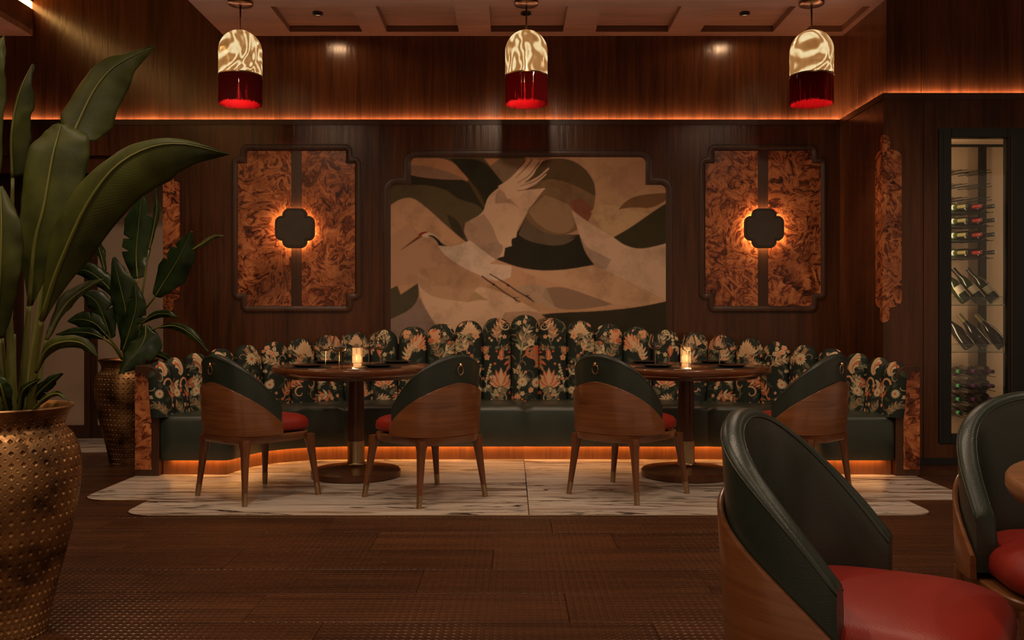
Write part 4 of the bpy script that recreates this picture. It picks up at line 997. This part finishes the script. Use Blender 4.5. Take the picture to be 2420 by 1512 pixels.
# ------------------------------------------------------------------ table settings
TZ = 0.7515
def make_plate():
    r = empty('dinner_plate')
    b = MB(); b.lathe([(0.0, 0.006), (0.065, 0.006), (0.10, 0.016), (0.103, 0.016), (0.103, 0.014), (0.066, 0.001), (0.0, 0.001)], n=40, cap=False); b.build('dish', M_black, r, smooth=60)
    return r
def make_mat():
    b = MB(); b.lathe([(0.0, 0.004), (0.150, 0.004), (0.152, 0.002), (0.150, 0.0), (0.0, 0.0)], n=48, cap=False); return b.build('placemat', M_mat, None, smooth=40)
def make_glass():
    r = empty('wine_glass')
    b = MB(); b.lathe([(0.0, 0.0025), (0.012, 0.003), (0.037, 0.0015), (0.037, 0.0), (0.0, 0.0)], n=32, cap=False); b.build('foot', M_glass, r, smooth=60)
    b = MB(); b.lathe([(0.0045, 0.0026), (0.0032, 0.012), (0.0030, 0.09), (0.005, 0.104)], n=12, cap=False); b.build('stem', M_glass, r, smooth=60)
    o_ = [(0.005, 0.104), (0.022, 0.107), (0.039, 0.116), (0.0475, 0.130), (0.048, 0.142), (0.043, 0.168), (0.036, 0.195), (0.0325, 0.214)]
    i_ = [(0.0315, 0.214), (0.0350, 0.195), (0.0418, 0.168), (0.0466, 0.142), (0.0460, 0.131), (0.038, 0.118), (0.021, 0.109), (0.0, 0.1075)]
    b = MB(); b.lathe(o_+i_, n=36, cap=False); b.build('bowl', M_glass, r, smooth=60)
    return r
def make_lantern():
    r = empty('candle_lantern')
    b = MB(); b.box(-0.029, 0.029, -0.029, 0.029, 0.020, 0.122); b.build('paper_shade', M_paper, r, bevel=0.001)
    b = MB()
    for x in (-0.030, 0, 0.030):
        for y in (-0.030, 0.030):
            b.box(x-0.0014, x+0.0014, y-0.0014, y+0.0014, 0.018, 0.126)
    for y in (0,):
        for x in (-0.030, 0.030): b.box(x-0.0014, x+0.0014, y-0.0014, y+0.0014, 0.018, 0.126)
    for z in (0.019, 0.073, 0.124):
        b.box(-0.0318, 0.0318, -0.0318, -0.0288, z-0.0014, z+0.0014); b.box(-0.0318, 0.0318, 0.0288, 0.0318, z-0.0014, z+0.0014)
        b.box(-0.0318, -0.0288, -0.0318, 0.0318, z-0.0014, z+0.0014); b.box(0.0288, 0.0318, -0.0318, 0.0318, z-0.0014, z+0.0014)
    b.build('lattice', M_brass, r)
    b = MB(); b.box(-0.024, 0.024, -0.024, 0.024, 0.0, 0.019); b.build('foot', M_paper, r, bevel=0.002)
    return r
mat0 = make_mat(); plate0 = make_plate(); glass0 = make_glass(); lan0 = make_lantern()
PL = [(-1.337, 5.86, 'left', 'near', 'left'), (-0.880, 5.86, 'left', 'near', 'right'), (-1.315, 6.40, 'left', 'far', 'left'), (-0.822, 6.40, 'left', 'far', 'right'),
      (0.956, 5.86, 'right', 'near', 'left'), (1.431, 5.86, 'right', 'near', 'right'), (0.952, 6.40, 'right', 'far', 'left'), (1.440, 6.40, 'right', 'far', 'right')]
for k, (x, y, tb, nf_, lr) in enumerate(PL):
    m = mat0 if k == 0 else mat0.copy(); 
    if k: C.objects.link(m)
    m.location = (x, y, TZ)
    where = ('near side' if nf_ == 'near' else 'banquette side')
    tag(m, 'round black placemat on %s banquette table, %s, %s of lantern' % (tb, where, lr), 'placemat', 'round black placemats')
    p = plate0 if k == 0 else copy_tree(plate0); p.location = (x, y, TZ+0.0042)
    tag(p, 'shallow black plate on %s banquette table, %s, %s of lantern' % (tb, where, lr), 'plate', 'black plates on placemats')
    if nf_ == 'near':
        b = MB(); b.box(-0.055, 0.055, -0.018, 0.018, 0, 0.004)
        dx = 0.115 if lr == 'left' else -0.10
        n_ = b.build('folded_napkin', M_napkin, None, bevel=0.001); n_.location = (x+dx, y-0.235 if abs(x+dx-(-1.0635 if tb == 'left' else 1.1877)) < 0.42 else y-0.2, TZ)
        tag(n_, 'folded pale napkin at near rim of %s banquette table, %s of lantern' % (tb, lr), 'napkin', 'folded pale napkins')
GL = [(-1.250, 6.00, 'left', 'leftmost glass on the left banquette table'), (-1.120, 5.80, 'left', 'glass nearest us on the left banquette table, just left of the lantern'),
      (-1.000, 6.26, 'left', 'glass close behind the lantern on the left banquette table'), (-0.911, 6.20, 'left', 'rightmost glass on the left banquette table'),
      (0.998, 6.25, 'right', 'leftmost glass on the right banquette table'), (1.162, 5.88, 'right', 'glass in front of the lantern on the right banquette table'), (1.435, 6.20, 'right', 'rightmost glass on the right banquette table')]
for k, (x, y, tb, lab) in enumerate(GL):
    g = glass0 if k == 0 else copy_tree(glass0); g.location = (x, y, TZ); tag(g, 'clear stemmed wine '+lab, 'wine glass', 'clear stemmed wine glasses')
for k, (x, y, tb) in enumerate(((-1.058, 6.13, 'left'), (1.187, 6.12, 'right'))):
    g = lan0 if k == 0 else copy_tree(lan0); g.location = (x, y, TZ); tag(g, 'small glowing paper lantern with brass lattice on the %s banquette table' % tb, 'lantern', 'glowing table lanterns')
    light('POINT', 'lantern_glow', (x, y-0.07, TZ+0.05), 0.7, (1.0, 0.45, 0.14), 0.02)
m = mat0.copy(); C.objects.link(m); m.location = (1.36, 1.93, 0.7475); tag(m, 'round black placemat on the lighter foreground table', 'placemat', 'round black placemats')

# ------------------------------------------------------------------ pendants
def make_pendant():
    r = empty('pendant_lamp')                                     # origin at the ceiling
    b = MB(); b.lathe([(0.0, 0.0), (0.092, 0.0), (0.092, -0.018), (0.086, -0.024), (0.03, -0.030), (0.0, -0.030)], n=40, cap=False); b.build('canopy', M_dbrass, r, smooth=40)
    b = MB(); b.lathe([(0.007, -0.03), (0.007, -0.215)], n=12); b.build('rod', M_dbrass, r, smooth=True)
    R_ = 0.159; zt = -0.214; zr = -0.558; zs = zt-R_*1.0
    prof = [(R_, zr), (R_, (zr+zs)/2), (R_, zs)]+[(R_*math.cos(a), zs+R_*math.sin(a)) for a in [PI/2*k/14 for k in range(1, 14)]]+[(0.004, zt), (0.004, zt-0.005)]+[((R_-0.005)*math.cos(a), zs+(R_-0.005)*math.sin(a)) for a in [PI/2*k/14 for k in range(13, 0, -1)]]+[(R_-0.005, zs), (R_-0.005, zr)]
    b = MB(); b.lathe(prof+[prof[0]], n=64, cap=False); b.build('shade', M_shade, r, smooth=50)
    b = MB(); b.lathe([(R_+0.001, zr-0.006), (R_+0.0025, zr-0.005), (R_+0.0025, zr+0.004), (R_+0.001, zr+0.005), (R_-0.008, zr+0.002), (R_-0.008, zr-0.006), (R_+0.001, zr-0.006)], n=64, cap=False); b.build('trim_ring', M_brass, r, smooth=30)
    b = MB(); rnd = random.Random(3)
    for k in range(620):
        a = 2*PI*k/620+rnd.uniform(-0.003, 0.003); rr = R_-0.003-0.005*(k % 2); ln = rnd.uniform(0.196, 0.216); x, y = rr*math.cos(a), rr*math.sin(a); q = 0.0019
        x2, y2 = x*1.0+rnd.uniform(-0.0015, 0.0015), y+rnd.uniform(-0.0015, 0.0015)
        b.add([(x+q, y, zr-0.004), (x-q/2, y+q*0.87, zr-0.004), (x-q/2, y-q*0.87, zr-0.004), (x2+q, y2, zr-ln), (x2-q/2, y2+q*0.87, zr-ln), (x2-q/2, y2-q*0.87, zr-ln)], [(0, 1, 4, 3), (1, 2, 5, 4), (2, 0, 3, 5)])
    fo = b.build('fringe', M_fringe, r, fix=False); fo['kind'] = 'stuff'
    b = MB(); b.lathe([(0.0, -0.40), (0.03, -0.41), (0.042, -0.44), (0.03, -0.475), (0.0, -0.485)], n=20, cap=False); b.build('bulb', emis('lamp_bulb', (1.0, 0.62, 0.3), 6.0), r, smooth=True)
    return r
p0 = make_pendant()
for k, (x, nm) in enumerate(((-2.04, 'left'), (0.108, 'middle'), (2.25, 'right'))):
    o = p0 if k == 0 else copy_tree(p0); o.location = (x, 6.73, ZC); o.rotation_euler = (0, 0, (0.0, 2.2, 0.25)[k])
    lab = {'left': 'glowing marbled dome pendant with red fringe above the left end of the banquette', 'middle': 'glowing marbled dome pendant with red fringe above the crane mural', 'right': 'glowing marbled dome pendant with red fringe beside the right side wall'}[nm]
    tag(o, lab, 'pendant lamp', 'fringed pendant lamps')
    light('POINT', 'pendant_glow', (x, 6.73, ZC-0.52), 22, (1.0, 0.6, 0.4), 0.03)

# ------------------------------------------------------------------ hammered pots and plants
POT = [(0.0, 0.0), (0.125, 0.0), (0.133, 0.01), (0.150, 0.10), (0.178, 0.22), (0.208, 0.34), (0.230, 0.46), (0.238, 0.55), (0.232, 0.62), (0.212, 0.67), (0.192, 0.695), (0.186, 0.712), (0.192, 0.735), (0.206, 0.758), (0.214, 0.768)]
def pot_r(z):
    for (r0, z0), (r1, z1) in zip(POT[1:], POT[2:]):
        if z0 <= z <= z1: return r0+(r1-r0)*(z-z0)/(z1-z0)
    return POT[-1][0]
def make_pot(fine=True):
    r = empty('hammered_pot')
    nu, nz_ = 640, 400
    zs = [q[1] for q in POT[1:]]; prof = catmull([(a, c, 0) for a, c in POT[1:]], nz_)
    rr = np.array([p.x for p in prof]); zz = np.array([p.y for p in prof]); th = np.linspace(0, 2*PI, nu, endpoint=False)
    TH, Z_ = np.meshgrid(th, zz); RR = np.repeat(rr[:, None], nu, 1)
    # diamond dents on a staggered lattice
    ncol = 42; rowh = 0.0185
    v = Z_/rowh; row = np.floor(v); fu = (TH/(2*PI)*ncol+0.5*(row % 2)); du = (fu-np.floor(fu)-0.5)*2*PI/ncol*RR; dv = (v-row-0.5)*rowh
    size = np.where((row % 2) == 0, 0.0090, 0.0048)
    dd = (np.abs(du)+np.abs(dv))/size
    dent = np.clip(1-dd, 0, 1)**0.8*np.where((row % 2) == 0, 0.0065, 0.0032)
    rimr = 0.0028*np.clip(1-np.abs(dd-1.25)/0.45, 0, 1)
    sm = np.clip((0.75-Z_)/0.01, 0, 1)
    R2 = RR-(dent*1.35-rimr*0.3)*sm
    vs = np.stack([R2*np.cos(TH), R2*np.sin(TH), Z_], -1).reshape(-1, 3).tolist(); fs = []
    J = nz_+1
    idx = np.arange(J*nu).reshape(J, nu); a = idx[:-1]; c = idx[1:]
    fs = np.stack([a, np.roll(a, -1, 1), np.roll(c, -1, 1), c], -1).reshape(-1, 4).tolist()
    fs.append(list(range(nu-1, -1, -1)))
    me = bpy.data.meshes.new('body'); me.from_pydata(vs, [], fs); me.update(); me.polygons.foreach_set('use_smooth', [True]*len(me.polygons)); me.materials.append(M_bronze)
    o = bpy.data.objects.new('body', me); C.objects.link(o); o.parent = r
    b = MB(); b.lathe([(0.214, 0.766), (0.217, 0.771), (0.214, 0.776), (0.206, 0.775), (0.198, 0.762), (0.184, 0.735), (0.178, 0.712), (0.184, 0.69), (0.20, 0.665)], n=64, cap=False); b.build('rim', M_bronze, r, smooth=60)
    return r
potA = make_pot(True); potA.location = (-1.728, 3.05, -0.003); tag(potA, 'large dimpled bronze pot cut off by the left edge in the foreground', 'pot', 'dimpled bronze pots')
potB = copy_tree(potA); potB.location = (-2.880, 6.73, -0.003); potB.rotation_euler = (0, 0, 0.4); tag(potB, 'dimpled bronze pot standing against the left end of the banquette', 'pot', 'dimpled bronze pots')

def leaf(parent, mid, wl, wr, m, fold=0.35, notch=0.0, nl=46, nw=9, tilt=0.0, rib=0.006, ribmat=None, base=None):
    """mid: list of (px, py, depth) for the midrib from its base to its tip; wl, wr: half widths in photo pixels (left, right of travel)
    listed along the rib; the blades bend away from the rib by fold"""
    pts = catmull([P(*q) for q in mid], nl); V = Vector
    def wid(arr, t): 
        k = t*(len(arr)-1); i = min(int(k), len(arr)-2); return arr[i]+(arr[i+1]-arr[i])*sstep(0, 1, k-i) if False else arr[i]+(arr[i+1]-arr[i])*(k-i)
    vs = []; cols = []; rnd = random.Random(len(vs)+int(mid[0][0]*7))
    tears = {int(nl*rnd.uniform(0.2, 0.8)): rnd.choice((-1, 1)) for _ in range(3 if m is M_leafB and nl > 40 and max(wl) > 20 else 0)}
    for j, p in enumerate(pts):
        t = j/nl; tan = (pts[min(j+1, nl)]-pts[max(j-1, 0)]).normalized()
        view = V((0, -1, 0))
        side = tan.cross(view)
        if side.length < 1e-4: side = V((1, 0, 0))
        side.normalize(); nrm = side.cross(tan).normalized()     # towards the viewer
        if nrm.y > 0: nrm = -nrm
        s2 = (side*math.cos(tilt)+nrm*math.sin(tilt)).normalized()
        n2 = (nrm*math.cos(tilt)-side*math.sin(tilt)).normalized()
        sc_ = p.y/FPX
        for i in range(-nw, nw+1):
            f = i/nw; w_ = wid(wr if f > 0 else wl, t)*sc_*abs(f)
            if j in tears and tears[j]*f > 0: w_ *= 0.5
            wav = (0.006*math.sin(t*17+f*2+mid[0][0])+0.0016*math.sin(t*43+f))*abs(f)**2
            q = p+s2*(w_*math.copysign(1, f)*math.cos(fold*abs(f)))-n2*(w_*math.sin(fold)*abs(f)**1.2)+n2*wav+tan*(w_*0.25*abs(f))
            vs.append(q); cols.append((t, abs(f), 0))
    n = 2*nw+1; fs = []
    for j in range(nl):
        for i in range(n-1): fs.append((j*n+i, j*n+i+1, (j+1)*n+i+1, (j+1)*n+i))
    me = bpy.data.meshes.new('leaf'); me.from_pydata([tuple(v) for v in vs], [], fs); me.update(); me.polygons.foreach_set('use_smooth', [True]*len(me.polygons))
    set_paint(me, np.array(cols, np.float32), 'leaf'); me.materials.append(m)
    o = bpy.data.objects.new('leaf', me); C.objects.link(o); o.parent = parent
    so = o.modifiers.new('thick', 'SOLIDIFY'); so.thickness = 0.0012
    k = nl
    b = MB(); rp = [p+Vector((0, -0.0015, 0)) for p in pts[::2]]; b.tube(rp, [max(0.0006, rib*(1-0.9*i/(len(rp)-1))) for i in range(len(rp))], 6)
    b.build('midrib', ribmat or M_petiole, o, smooth=True)
    if base is not None:
        b = MB(); q = catmull([P(*c) for c in base]+[P(*mid[0])], 16); b.tube(q, [rib*(1.9-0.9*i/16) for i in range(17)], 8); b.build('stalk', M_petiole, o, smooth=True)
    return o
plA = empty('banana_plant', (0, 0, 0)); tag(plA, 'tall broad-leaved green plant growing from the large foreground bronze pot', 'plant')
D = 3.05
leaf(plA, [(170,330,3.35),(185,290,3.37),(222,215,3.40),(262,165,3.42),(310,135,3.44),(367,110,3.46)], [34,56,50,36,16,1], [52,72,64,50,24,1], M_leafA, 0.30, base=[(60,960,3.15),(95,700,3.25),(130,480,3.3)])
leaf(plA, [(30,420,3.2),(28,330,3.2),(36,260,3.2),(54,200,3.2),(77,151,3.22)], [22,34,28,40,1], [34,38,40,22,1], M_leafA, 0.75, tilt=0.5, base=[(20,960,3.15),(25,700,3.2)])
leaf(plA, [(-30,420,3.0),(-25,250,3.0),(-10,150,3.0),(10,82,3.02)], [30,50,40,1], [26,34,20,1], M_leafA, 0.4, base=[(0,960,3.05),(-25,700,3.0)])
leaf(plA, [(69,722,3.0),(83,575,2.98),(104,489,2.98),(124,374,3.0),(138,320,3.02),(145,293,3.03)], [6,50,74,72,44,6], [10,60,70,78,66,8], M_leafA, 0.25, rib=0.008, base=[(50,975,3.05),(58,850,3.02)])
leaf(plA, [(99,757,2.92),(129,661,2.88),(159,585,2.85),(205,486,2.82),(268,400,2.80),(345,352,2.80),(430,340,2.80),(541,364,2.82)], [6,44,60,60,34,22,14,1], [6,34,58,82,92,88,56,1], M_leafA, 0.35, rib=0.009, base=[(72,975,3.0),(82,860,2.96)])
leaf(plA, [(-12,800,2.9),(0,650,2.86),(4,540,2.86),(2,440,2.9)], [30,50,50,2], [20,46,44,4], M_leafA, 0.35, rib=0.008, base=[(0,975,2.98),(-8,880,2.94)])
leaf(plA, [(109,803,3.15),(150,728,3.2),(190,690,3.22),(245,658,3.25)], [4,34,26,1], [3,12,10,1], M_leafA, 0.5, base=[(85,975,3.1),(95,880,3.12)])
leaf(plA, [(86,880,2.95),(110,828,2.9),(150,808,2.86),(195,812,2.84),(231,843,2.84)], [4,22,18,16,2], [3,14,18,20,2], M_leafA, 0.6, base=[(70,975,3.0)])
leaf(plA, [(62,972,3.02),(90,930,2.98),(120,902,2.96),(147,882,2.95)], [6,22,16,1], [4,16,12,1], M_leafB, 0.5)
leaf(plA, [(80,968,2.96),(105,942,2.9),(135,930,2.88),(161,948,2.86)], [3,8,8,1], [3,8,7,1], M_leafA, 0.5)
leaf(plA, [(20,980,2.95),(10,940,2.9),(0,905,2.88),(-15,880,2.9)], [5,22,18,1], [5,20,16,1], M_leafB, 0.5)
leaf(plA, [(45,975,3.0),(50,935,2.97),(62,915,2.95),(95,895,2.95)], [5,14,12,1], [4,12,10,1], M_leafB, 0.5)
b = MB()
for (x0, x1, yt) in ((8, 2, 800), (28, 30, 790), (35, 20, 700)):
    q = catmull([P(x0, 985, 3.0), P((x0+x1)/2, 880, 2.98), P(x1, yt, 3.0)], 10); b.tube(q, [0.016-0.0006*i for i in range(11)], 8)
b.build('stalk', M_petiole, plA, smooth=True)
b = MB(); b.lathe([(0.0, 0.70), (0.18, 0.70)], c=(-1.728, 3.05, 0), n=32, cap=False); b.build('soil', M_soil, plA)
plB = empty('glossy_potted_plant', (0, 0, 0)); tag(plB, 'dark glossy plant growing from the bronze pot beside the banquette', 'plant')
E = 6.7
leaf(plB, [(325,658,6.75),(322,600,6.8),(328,530,6.8),(336,455,6.8)], [14,38,38,3], [18,32,34,3], M_leafB, 0.2, base=[(305,860,6.73),(318,740,6.73)])
leaf(plB, [(352,590,6.7),(362,545,6.7),(370,495,6.7),(368,443,6.7)], [3,10,14,1], [2,6,8,1], M_leafB, 0.7, base=[(308,860,6.7),(335,700,6.7)])
leaf(plB, [(367,700,6.5),(395,655,6.48),(425,605,6.46),(453,545,6.45)], [10,36,32,2], [12,40,34,3], M_leafB, 0.2, base=[(308,860,6.65),(331,754,6.6)])
leaf(plB, [(455,590,6.4),(480,575,6.4),(505,560,6.4),(529,557,6.4)], [3,8,7,1], [3,8,5,1], M_leafA, 0.5)
leaf(plB, [(332,765,6.5),(365,745,6.45),(395,742,6.4),(425,753,6.38)], [3,10,10,1], [3,10,9,1], M_leafB, 0.4, base=[(308,860,6.6)])
leaf(plB, [(372,774,6.3),(413,770,6.25),(452,790,6.22),(493,831,6.2)], [2,9,12,1], [2,11,10,1], M_leafB, 0.35, base=[(310,860,6.5),(335,795,6.4)])
leaf(plB, [(345,768,6.35),(342,800,6.3),(322,835,6.25),(281,883,6.2)], [8,44,38,2], [8,34,28,2], M_leafB, 0.2, base=[(312,860,6.5),(330,800,6.45)])
leaf(plB, [(296,800,6.6),(298,740,6.6),(285,680,6.6),(268,608,6.62)], [14,36,30,3], [16,38,36,4], M_leafB, 0.25, base=[(300,860,6.7)])
leaf(plB, [(272,700,6.8),(245,668,6.8),(205,640,6.8),(163,640,6.8)], [8,20,20,2], [10,24,22,2], M_leafB, 0.35, base=[(300,860,6.75),(288,760,6.8)])
leaf(plB, [(262,800,6.7),(245,750,6.7),(225,710,6.7),(190,690,6.7)], [12,34,26,2], [12,34,26,2], M_leafB, 0.3, base=[(298,860,6.7)])
leaf(plB, [(250,790,6.6),(225,765,6.6),(195,755,6.6),(160,758,6.6)], [8,26,24,2], [8,22,20,2], M_leafB, 0.3, base=[(296,860,6.7),(275,820,6.65)])
leaf(plB, [(245,800,6.5),(215,788,6.5),(175,785,6.5),(132,790,6.5)], [4,14,14,1], [4,14,12,1], M_leafB, 0.3, base=[(296,860,6.65),(270,820,6.55)])
leaf(plB, [(290,830,6.5),(310,770,6.5),(322,720,6.5),(318,665,6.52)], [10,26,24,2], [10,26,22,2], M_leafB, 0.3, base=[(302,860,6.65)])
leaf(plB, [(350,845,6.6),(372,838,6.55),(392,845,6.5),(405,860,6.5)], [3,9,8,1], [3,9,8,1], M_leafB, 0.3, base=[(320,858,6.6)])
leaf(plB, [(248,640,6.85),(238,600,6.85),(228,570,6.85),(222,550,6.85)], [4,10,8,1], [4,12,8,1], M_leafB, 0.3, base=[(300,860,6.75),(270,720,6.8)])
b = MB(); b.lathe([(0.0, 0.70), (0.18, 0.70)], c=(-2.88, 6.73, 0), n=32, cap=False); b.build('soil', M_soil, plB)

# ------------------------------------------------------------------ wine cabinet and its bottles
cab = empty('wine_cabinet'); tag(cab, 'tall black framed glass wine cabinet built into the wall by the right edge', 'cabinet')
GX0, GX1, GZ0, GZ1 = 3.247, 3.662, 0.22, 2.412
b = MB(); b.box(CX0, GX0, YR-0.008, YR+0.06, CZ0, CZ1); b.box(GX1, CX1, YR-0.008, YR+0.06, CZ0, CZ1); b.box(GX0, GX1, YR-0.008, YR+0.06, CZ0, GZ0); b.box(GX0, GX1, YR-0.008, YR+0.06, GZ1, CZ1); b.build('frame', M_bmetal, cab, bevel=0.004)
b = MB(); b.box(GX1+0.022, GX1+0.028, YR-0.014, YR-0.006, CZ0+0.02, CZ1-0.06); b.build('handle_edge', M_dbrass, cab)
b = MB(); b.box(CX0+0.03, CX0+0.034, YR-0.0095, YR-0.0075, CZ0+0.02, CZ1-0.02); b.build('frame_groove', M_black, cab)
b = MB(); b.box(GX0, GX1, YR+0.012, YR+0.016, GZ0, GZ1); b.build('door_glass', M_pane, cab)
YK = 7.0
b = MB(); b.box(CX0+0.02, 4.3, YK, YK+0.01, CZ0, CZ1); b.build('back_panel', M_cream, cab)
b = MB(); b.box(CX0+0.02, 4.3, YR+0.06, YK, CZ0, CZ0+0.02); b.box(CX0+0.02, CX0+0.03, YR+0.06, YK, CZ0, CZ1); b.box(4.29, 4.3, YR+0.06, YK, CZ0, CZ1); b.build('casing', M_cream, cab)
b = MB(); b.box(CX0+0.02, 4.3, YR+0.06, YK, GZ1+0.01, GZ1+0.03); b.build('casing_top', M_cream, cab)
xp = (2322-CX)*6.93/FPX; b = MB(); b.box(xp, xp+0.05, 6.966, 6.998, CZ0+0.02, 2.42); b.build('post', M_bmetal, cab)
zt = H-(343-CY)*6.93/FPX; b = MB(); b.box(CX0+0.03, 4.29, 6.93, 6.95, zt-0.012, zt+0.006); b.box(xp+0.01, xp+0.03, YR+0.06, 6.93, zt+0.03, zt+0.05); b.build('rail', M_bmetal, cab)
light('AREA', 'cabinet_lamp', (3.20, 6.70, 1.32), 4.8, (1.0, 0.68, 0.40), 0.03, 2.1, aim=(3.75, 7.02, 1.32))
light('AREA', 'cabinet_lamp', (4.20, 6.72, 1.32), 4.0, (1.0, 0.68, 0.40), 0.03, 2.1, aim=(3.75, 7.02, 1.32))
BOT = [(0.0, 0.0), (0.034, 0.0), (0.037, 0.006), (0.037, 0.185), (0.034, 0.205), (0.020, 0.232), (0.0145, 0.245)]
CAPS = [(0.0150, 0.240), (0.0152, 0.29), (0.0158, 0.300), (0.0150, 0.312), (0.0, 0.313)]
def make_bottle(glass_m, foil_m, k=1.0, champagne=False, lab_m=None):
    r = empty('champagne_bottle' if champagne else 'wine_bottle')
    if champagne:
        b = MB(); b.lathe([(0.0, 0.0), (0.042, 0.0), (0.047, 0.01), (0.047, 0.13), (0.043, 0.165), (0.030, 0.205), (0.018, 0.245), (0.0155, 0.27)], n=24, cap=False); b.build('glass', glass_m, r, smooth=50)
        b = MB(); b.lathe([(0.0200, 0.240), (0.017, 0.275), (0.0185, 0.292), (0.0175, 0.305), (0.018, 0.314), (0.0, 0.318)], n=20, cap=False); b.build('foil', foil_m, r, smooth=50)
        if lab_m:
            b = MB(); n_ = 10
            b.loft([[(0.0478*math.cos(a), 0.0478*math.sin(a), z) for a in [-PI/2-0.8+1.6*i/n_ for i in range(n_+1)]] for z in (0.06, 0.12)], False, False); b.build('label', lab_m, r, smooth=True)
    else:
        b = MB(); b.lathe(BOT, n=24, cap=False); b.build('glass', glass_m, r, smooth=50)
        b = MB(); b.lathe(CAPS, n=20, cap=False); b.build('foil', foil_m, r, smooth=50)
    return r
M_gc = simple('dark_green_bottle_glass', (0.014, 0.022, 0.006), 0.12, coat=0.4); M_gg = simple('green_bottle_glass', (0.030, 0.052, 0.010), 0.12, coat=0.5); M_gd = simple('dark_bottle_glass', (0.010, 0.008, 0.006), 0.08, coat=0.6)
M_fy = simple('yellow_foil', (0.20, 0.16, 0.05), 0.4); M_fr = simple('red_foil', (0.36, 0.006, 0.010), 0.35); M_fk = simple('black_foil', (0.02, 0.012, 0.012), 0.3)
M_fg = simple('green_foil', (0.015, 0.15, 0.06), 0.4); M_fp = simple('purple_foil', (0.10, 0.010, 0.10), 0.4); M_lb = simple('bottle_label', (0.45, 0.37, 0.27), 0.6)
types = {}
def bottle(kind, loc, rot, lab, grp):
    spec = {'yellow': (M_gg, M_fy, False, None), 'red': (M_gd, M_fr, False, None), 'black': (M_gd, M_fk, False, None), 'green': (M_gd, M_fg, False, None), 'purple': (M_gd, M_fp, False, None), 'champ': (M_gc, M_fk, True, M_lb), 'champ2': (M_gd, M_fy, True, None)}[kind]
    if kind not in types: types[kind] = make_bottle(*spec[:2], champagne=spec[2], lab_m=spec[3]); o = types[kind]
    else: o = copy_tree(types[kind])
    o.location = loc; o.rotation_euler = rot; tag(o, lab, 'bottle', grp); return o
rows = [488, 521, 555, 597]; ordn = ['top', 'second', 'third', 'bottom']
pegs = []
def neck_at(px, py, d, z_ang):
    "base location of a lying bottle whose cap end shows at px, py"
    e = Vector(P(px, py, d)); dirv = Vector((math.sin(z_ang), -math.cos(z_ang), 0)); return e-dirv*0.30
for ri, py in enumerate(rows):
    for kind, px, d, q in (('yellow', 2281, 6.72, 0.85), ('red', 2316, 6.72, 0.85), ('black', 2348, 6.72, 0.85)):
        ang = 0.5; l = neck_at(px, py-1, d, ang)
        bottle(kind, l, (PI/2, 0, ang), '%s capped wine bottle lying in the %s row of the upper rack' % ({'yellow': 'yellow', 'red': 'red', 'black': 'black'}[kind], ordn[ri]), 'bottles lying in the upper rack')
        for dz, dd in ((-0.041, 0.0),):
            dirv = Vector((math.sin(ang), -math.cos(ang), 0)); nrm = Vector((math.cos(ang), math.sin(ang), 0))
            for sd in (-1, 1):
                a = l+dirv*0.0+nrm*(0.03*sd)+Vector((0, 0, dz)); c = l+dirv*0.28+nrm*(0.03*sd)+Vector((0, 0, dz)); pegs.append((a, c))
for py in (400, 433, 465):
    for px in (2258, 2279, 2292, 2325, 2346):
        e = Vector(P(px, py, 6.80)); dirv = Vector((math.sin(0.5), -math.cos(0.5), 0))
        for sd in (0, 1):
            a = e-dirv*0.26+Vector((0.012*sd, 0.0, -0.02*sd)); pegs.append((a, a+dirv*0.24))
for ri, py in enumerate((878, 912, 944, 976)):
    for kind, px in (('green', 2270), ('purple', 2306), ('purple', 2345)):
        ang = -0.15; l = neck_at(px, py, 6.66, ang)
        which = 'green capped' if kind == 'green' else ('purple capped middle' if px == 2306 else 'purple capped rightmost')
        bottle(kind, l, (PI/2, 0, ang), '%s wine bottle lying in the %s row of the lower rack' % (which, ordn[ri]), 'bottles lying in the lower rack')
        dirv = Vector((math.sin(ang), -math.cos(ang), 0)); nrm = Vector((math.cos(ang), math.sin(ang), 0))
        for sd in (-1, 1):
            a = l+nrm*(0.03*sd)+Vector((0, 0, -0.041)); pegs.append((a, a+dirv*0.28))
for a, c in pegs:
    b = MB(); b.tube([a, c], 0.0028, 6); b.build('rack_peg', M_bmetal, cab, smooth=True, fix=False)
# slanted bottles on two clear shelves
for si, (ys, xs_, nm, kind) in enumerate(((720, (2262, 2295, 2330), 'upper', 'champ'), (829, (2270, 2308, 2350), 'lower', 'champ2'))):
    zs = H-(ys-CY)*6.80/FPX
    sh = empty('bottle_shelf'); tag(sh, 'clear angled shelf holding three slanted bottles, %s of the two in the cabinet' % nm, 'shelf', 'clear bottle shelves')
    b = MB(); xe = (2363-CX)*6.72/FPX
    b.box(GX0+0.004, xe, 6.66, 6.90, zs-0.008, zs-0.002); b.box(GX0+0.004, xe, 6.655, 6.661, zs-0.008, zs+0.055); b.build('tray', M_pane, sh)
    b = MB(); b.box(GX0+0.004, xe, 6.654, 6.662, zs+0.055, zs+0.0575); b.box(GX0+0.004, xe, 6.654, 6.662, zs-0.0085, zs-0.006); b.build('edge', simple('glass_edge', (0.10, 0.16, 0.09), 0.3), sh)
    for k, px in enumerate(xs_):
        x = (px+16-CX)*6.78/FPX
        o = bottle(kind, (x, 6.738, zs+0.032), (0.0, 0, 0), '%s slanted champagne bottle on the %s clear shelf' % (('first', 'middle', 'last')[k] if False else ('leftmost', 'middle', 'rightmost')[k], nm), 'slanted bottles on clear shelves')
        o.rotation_euler = (math.radians(-26), math.radians(-30), 0)
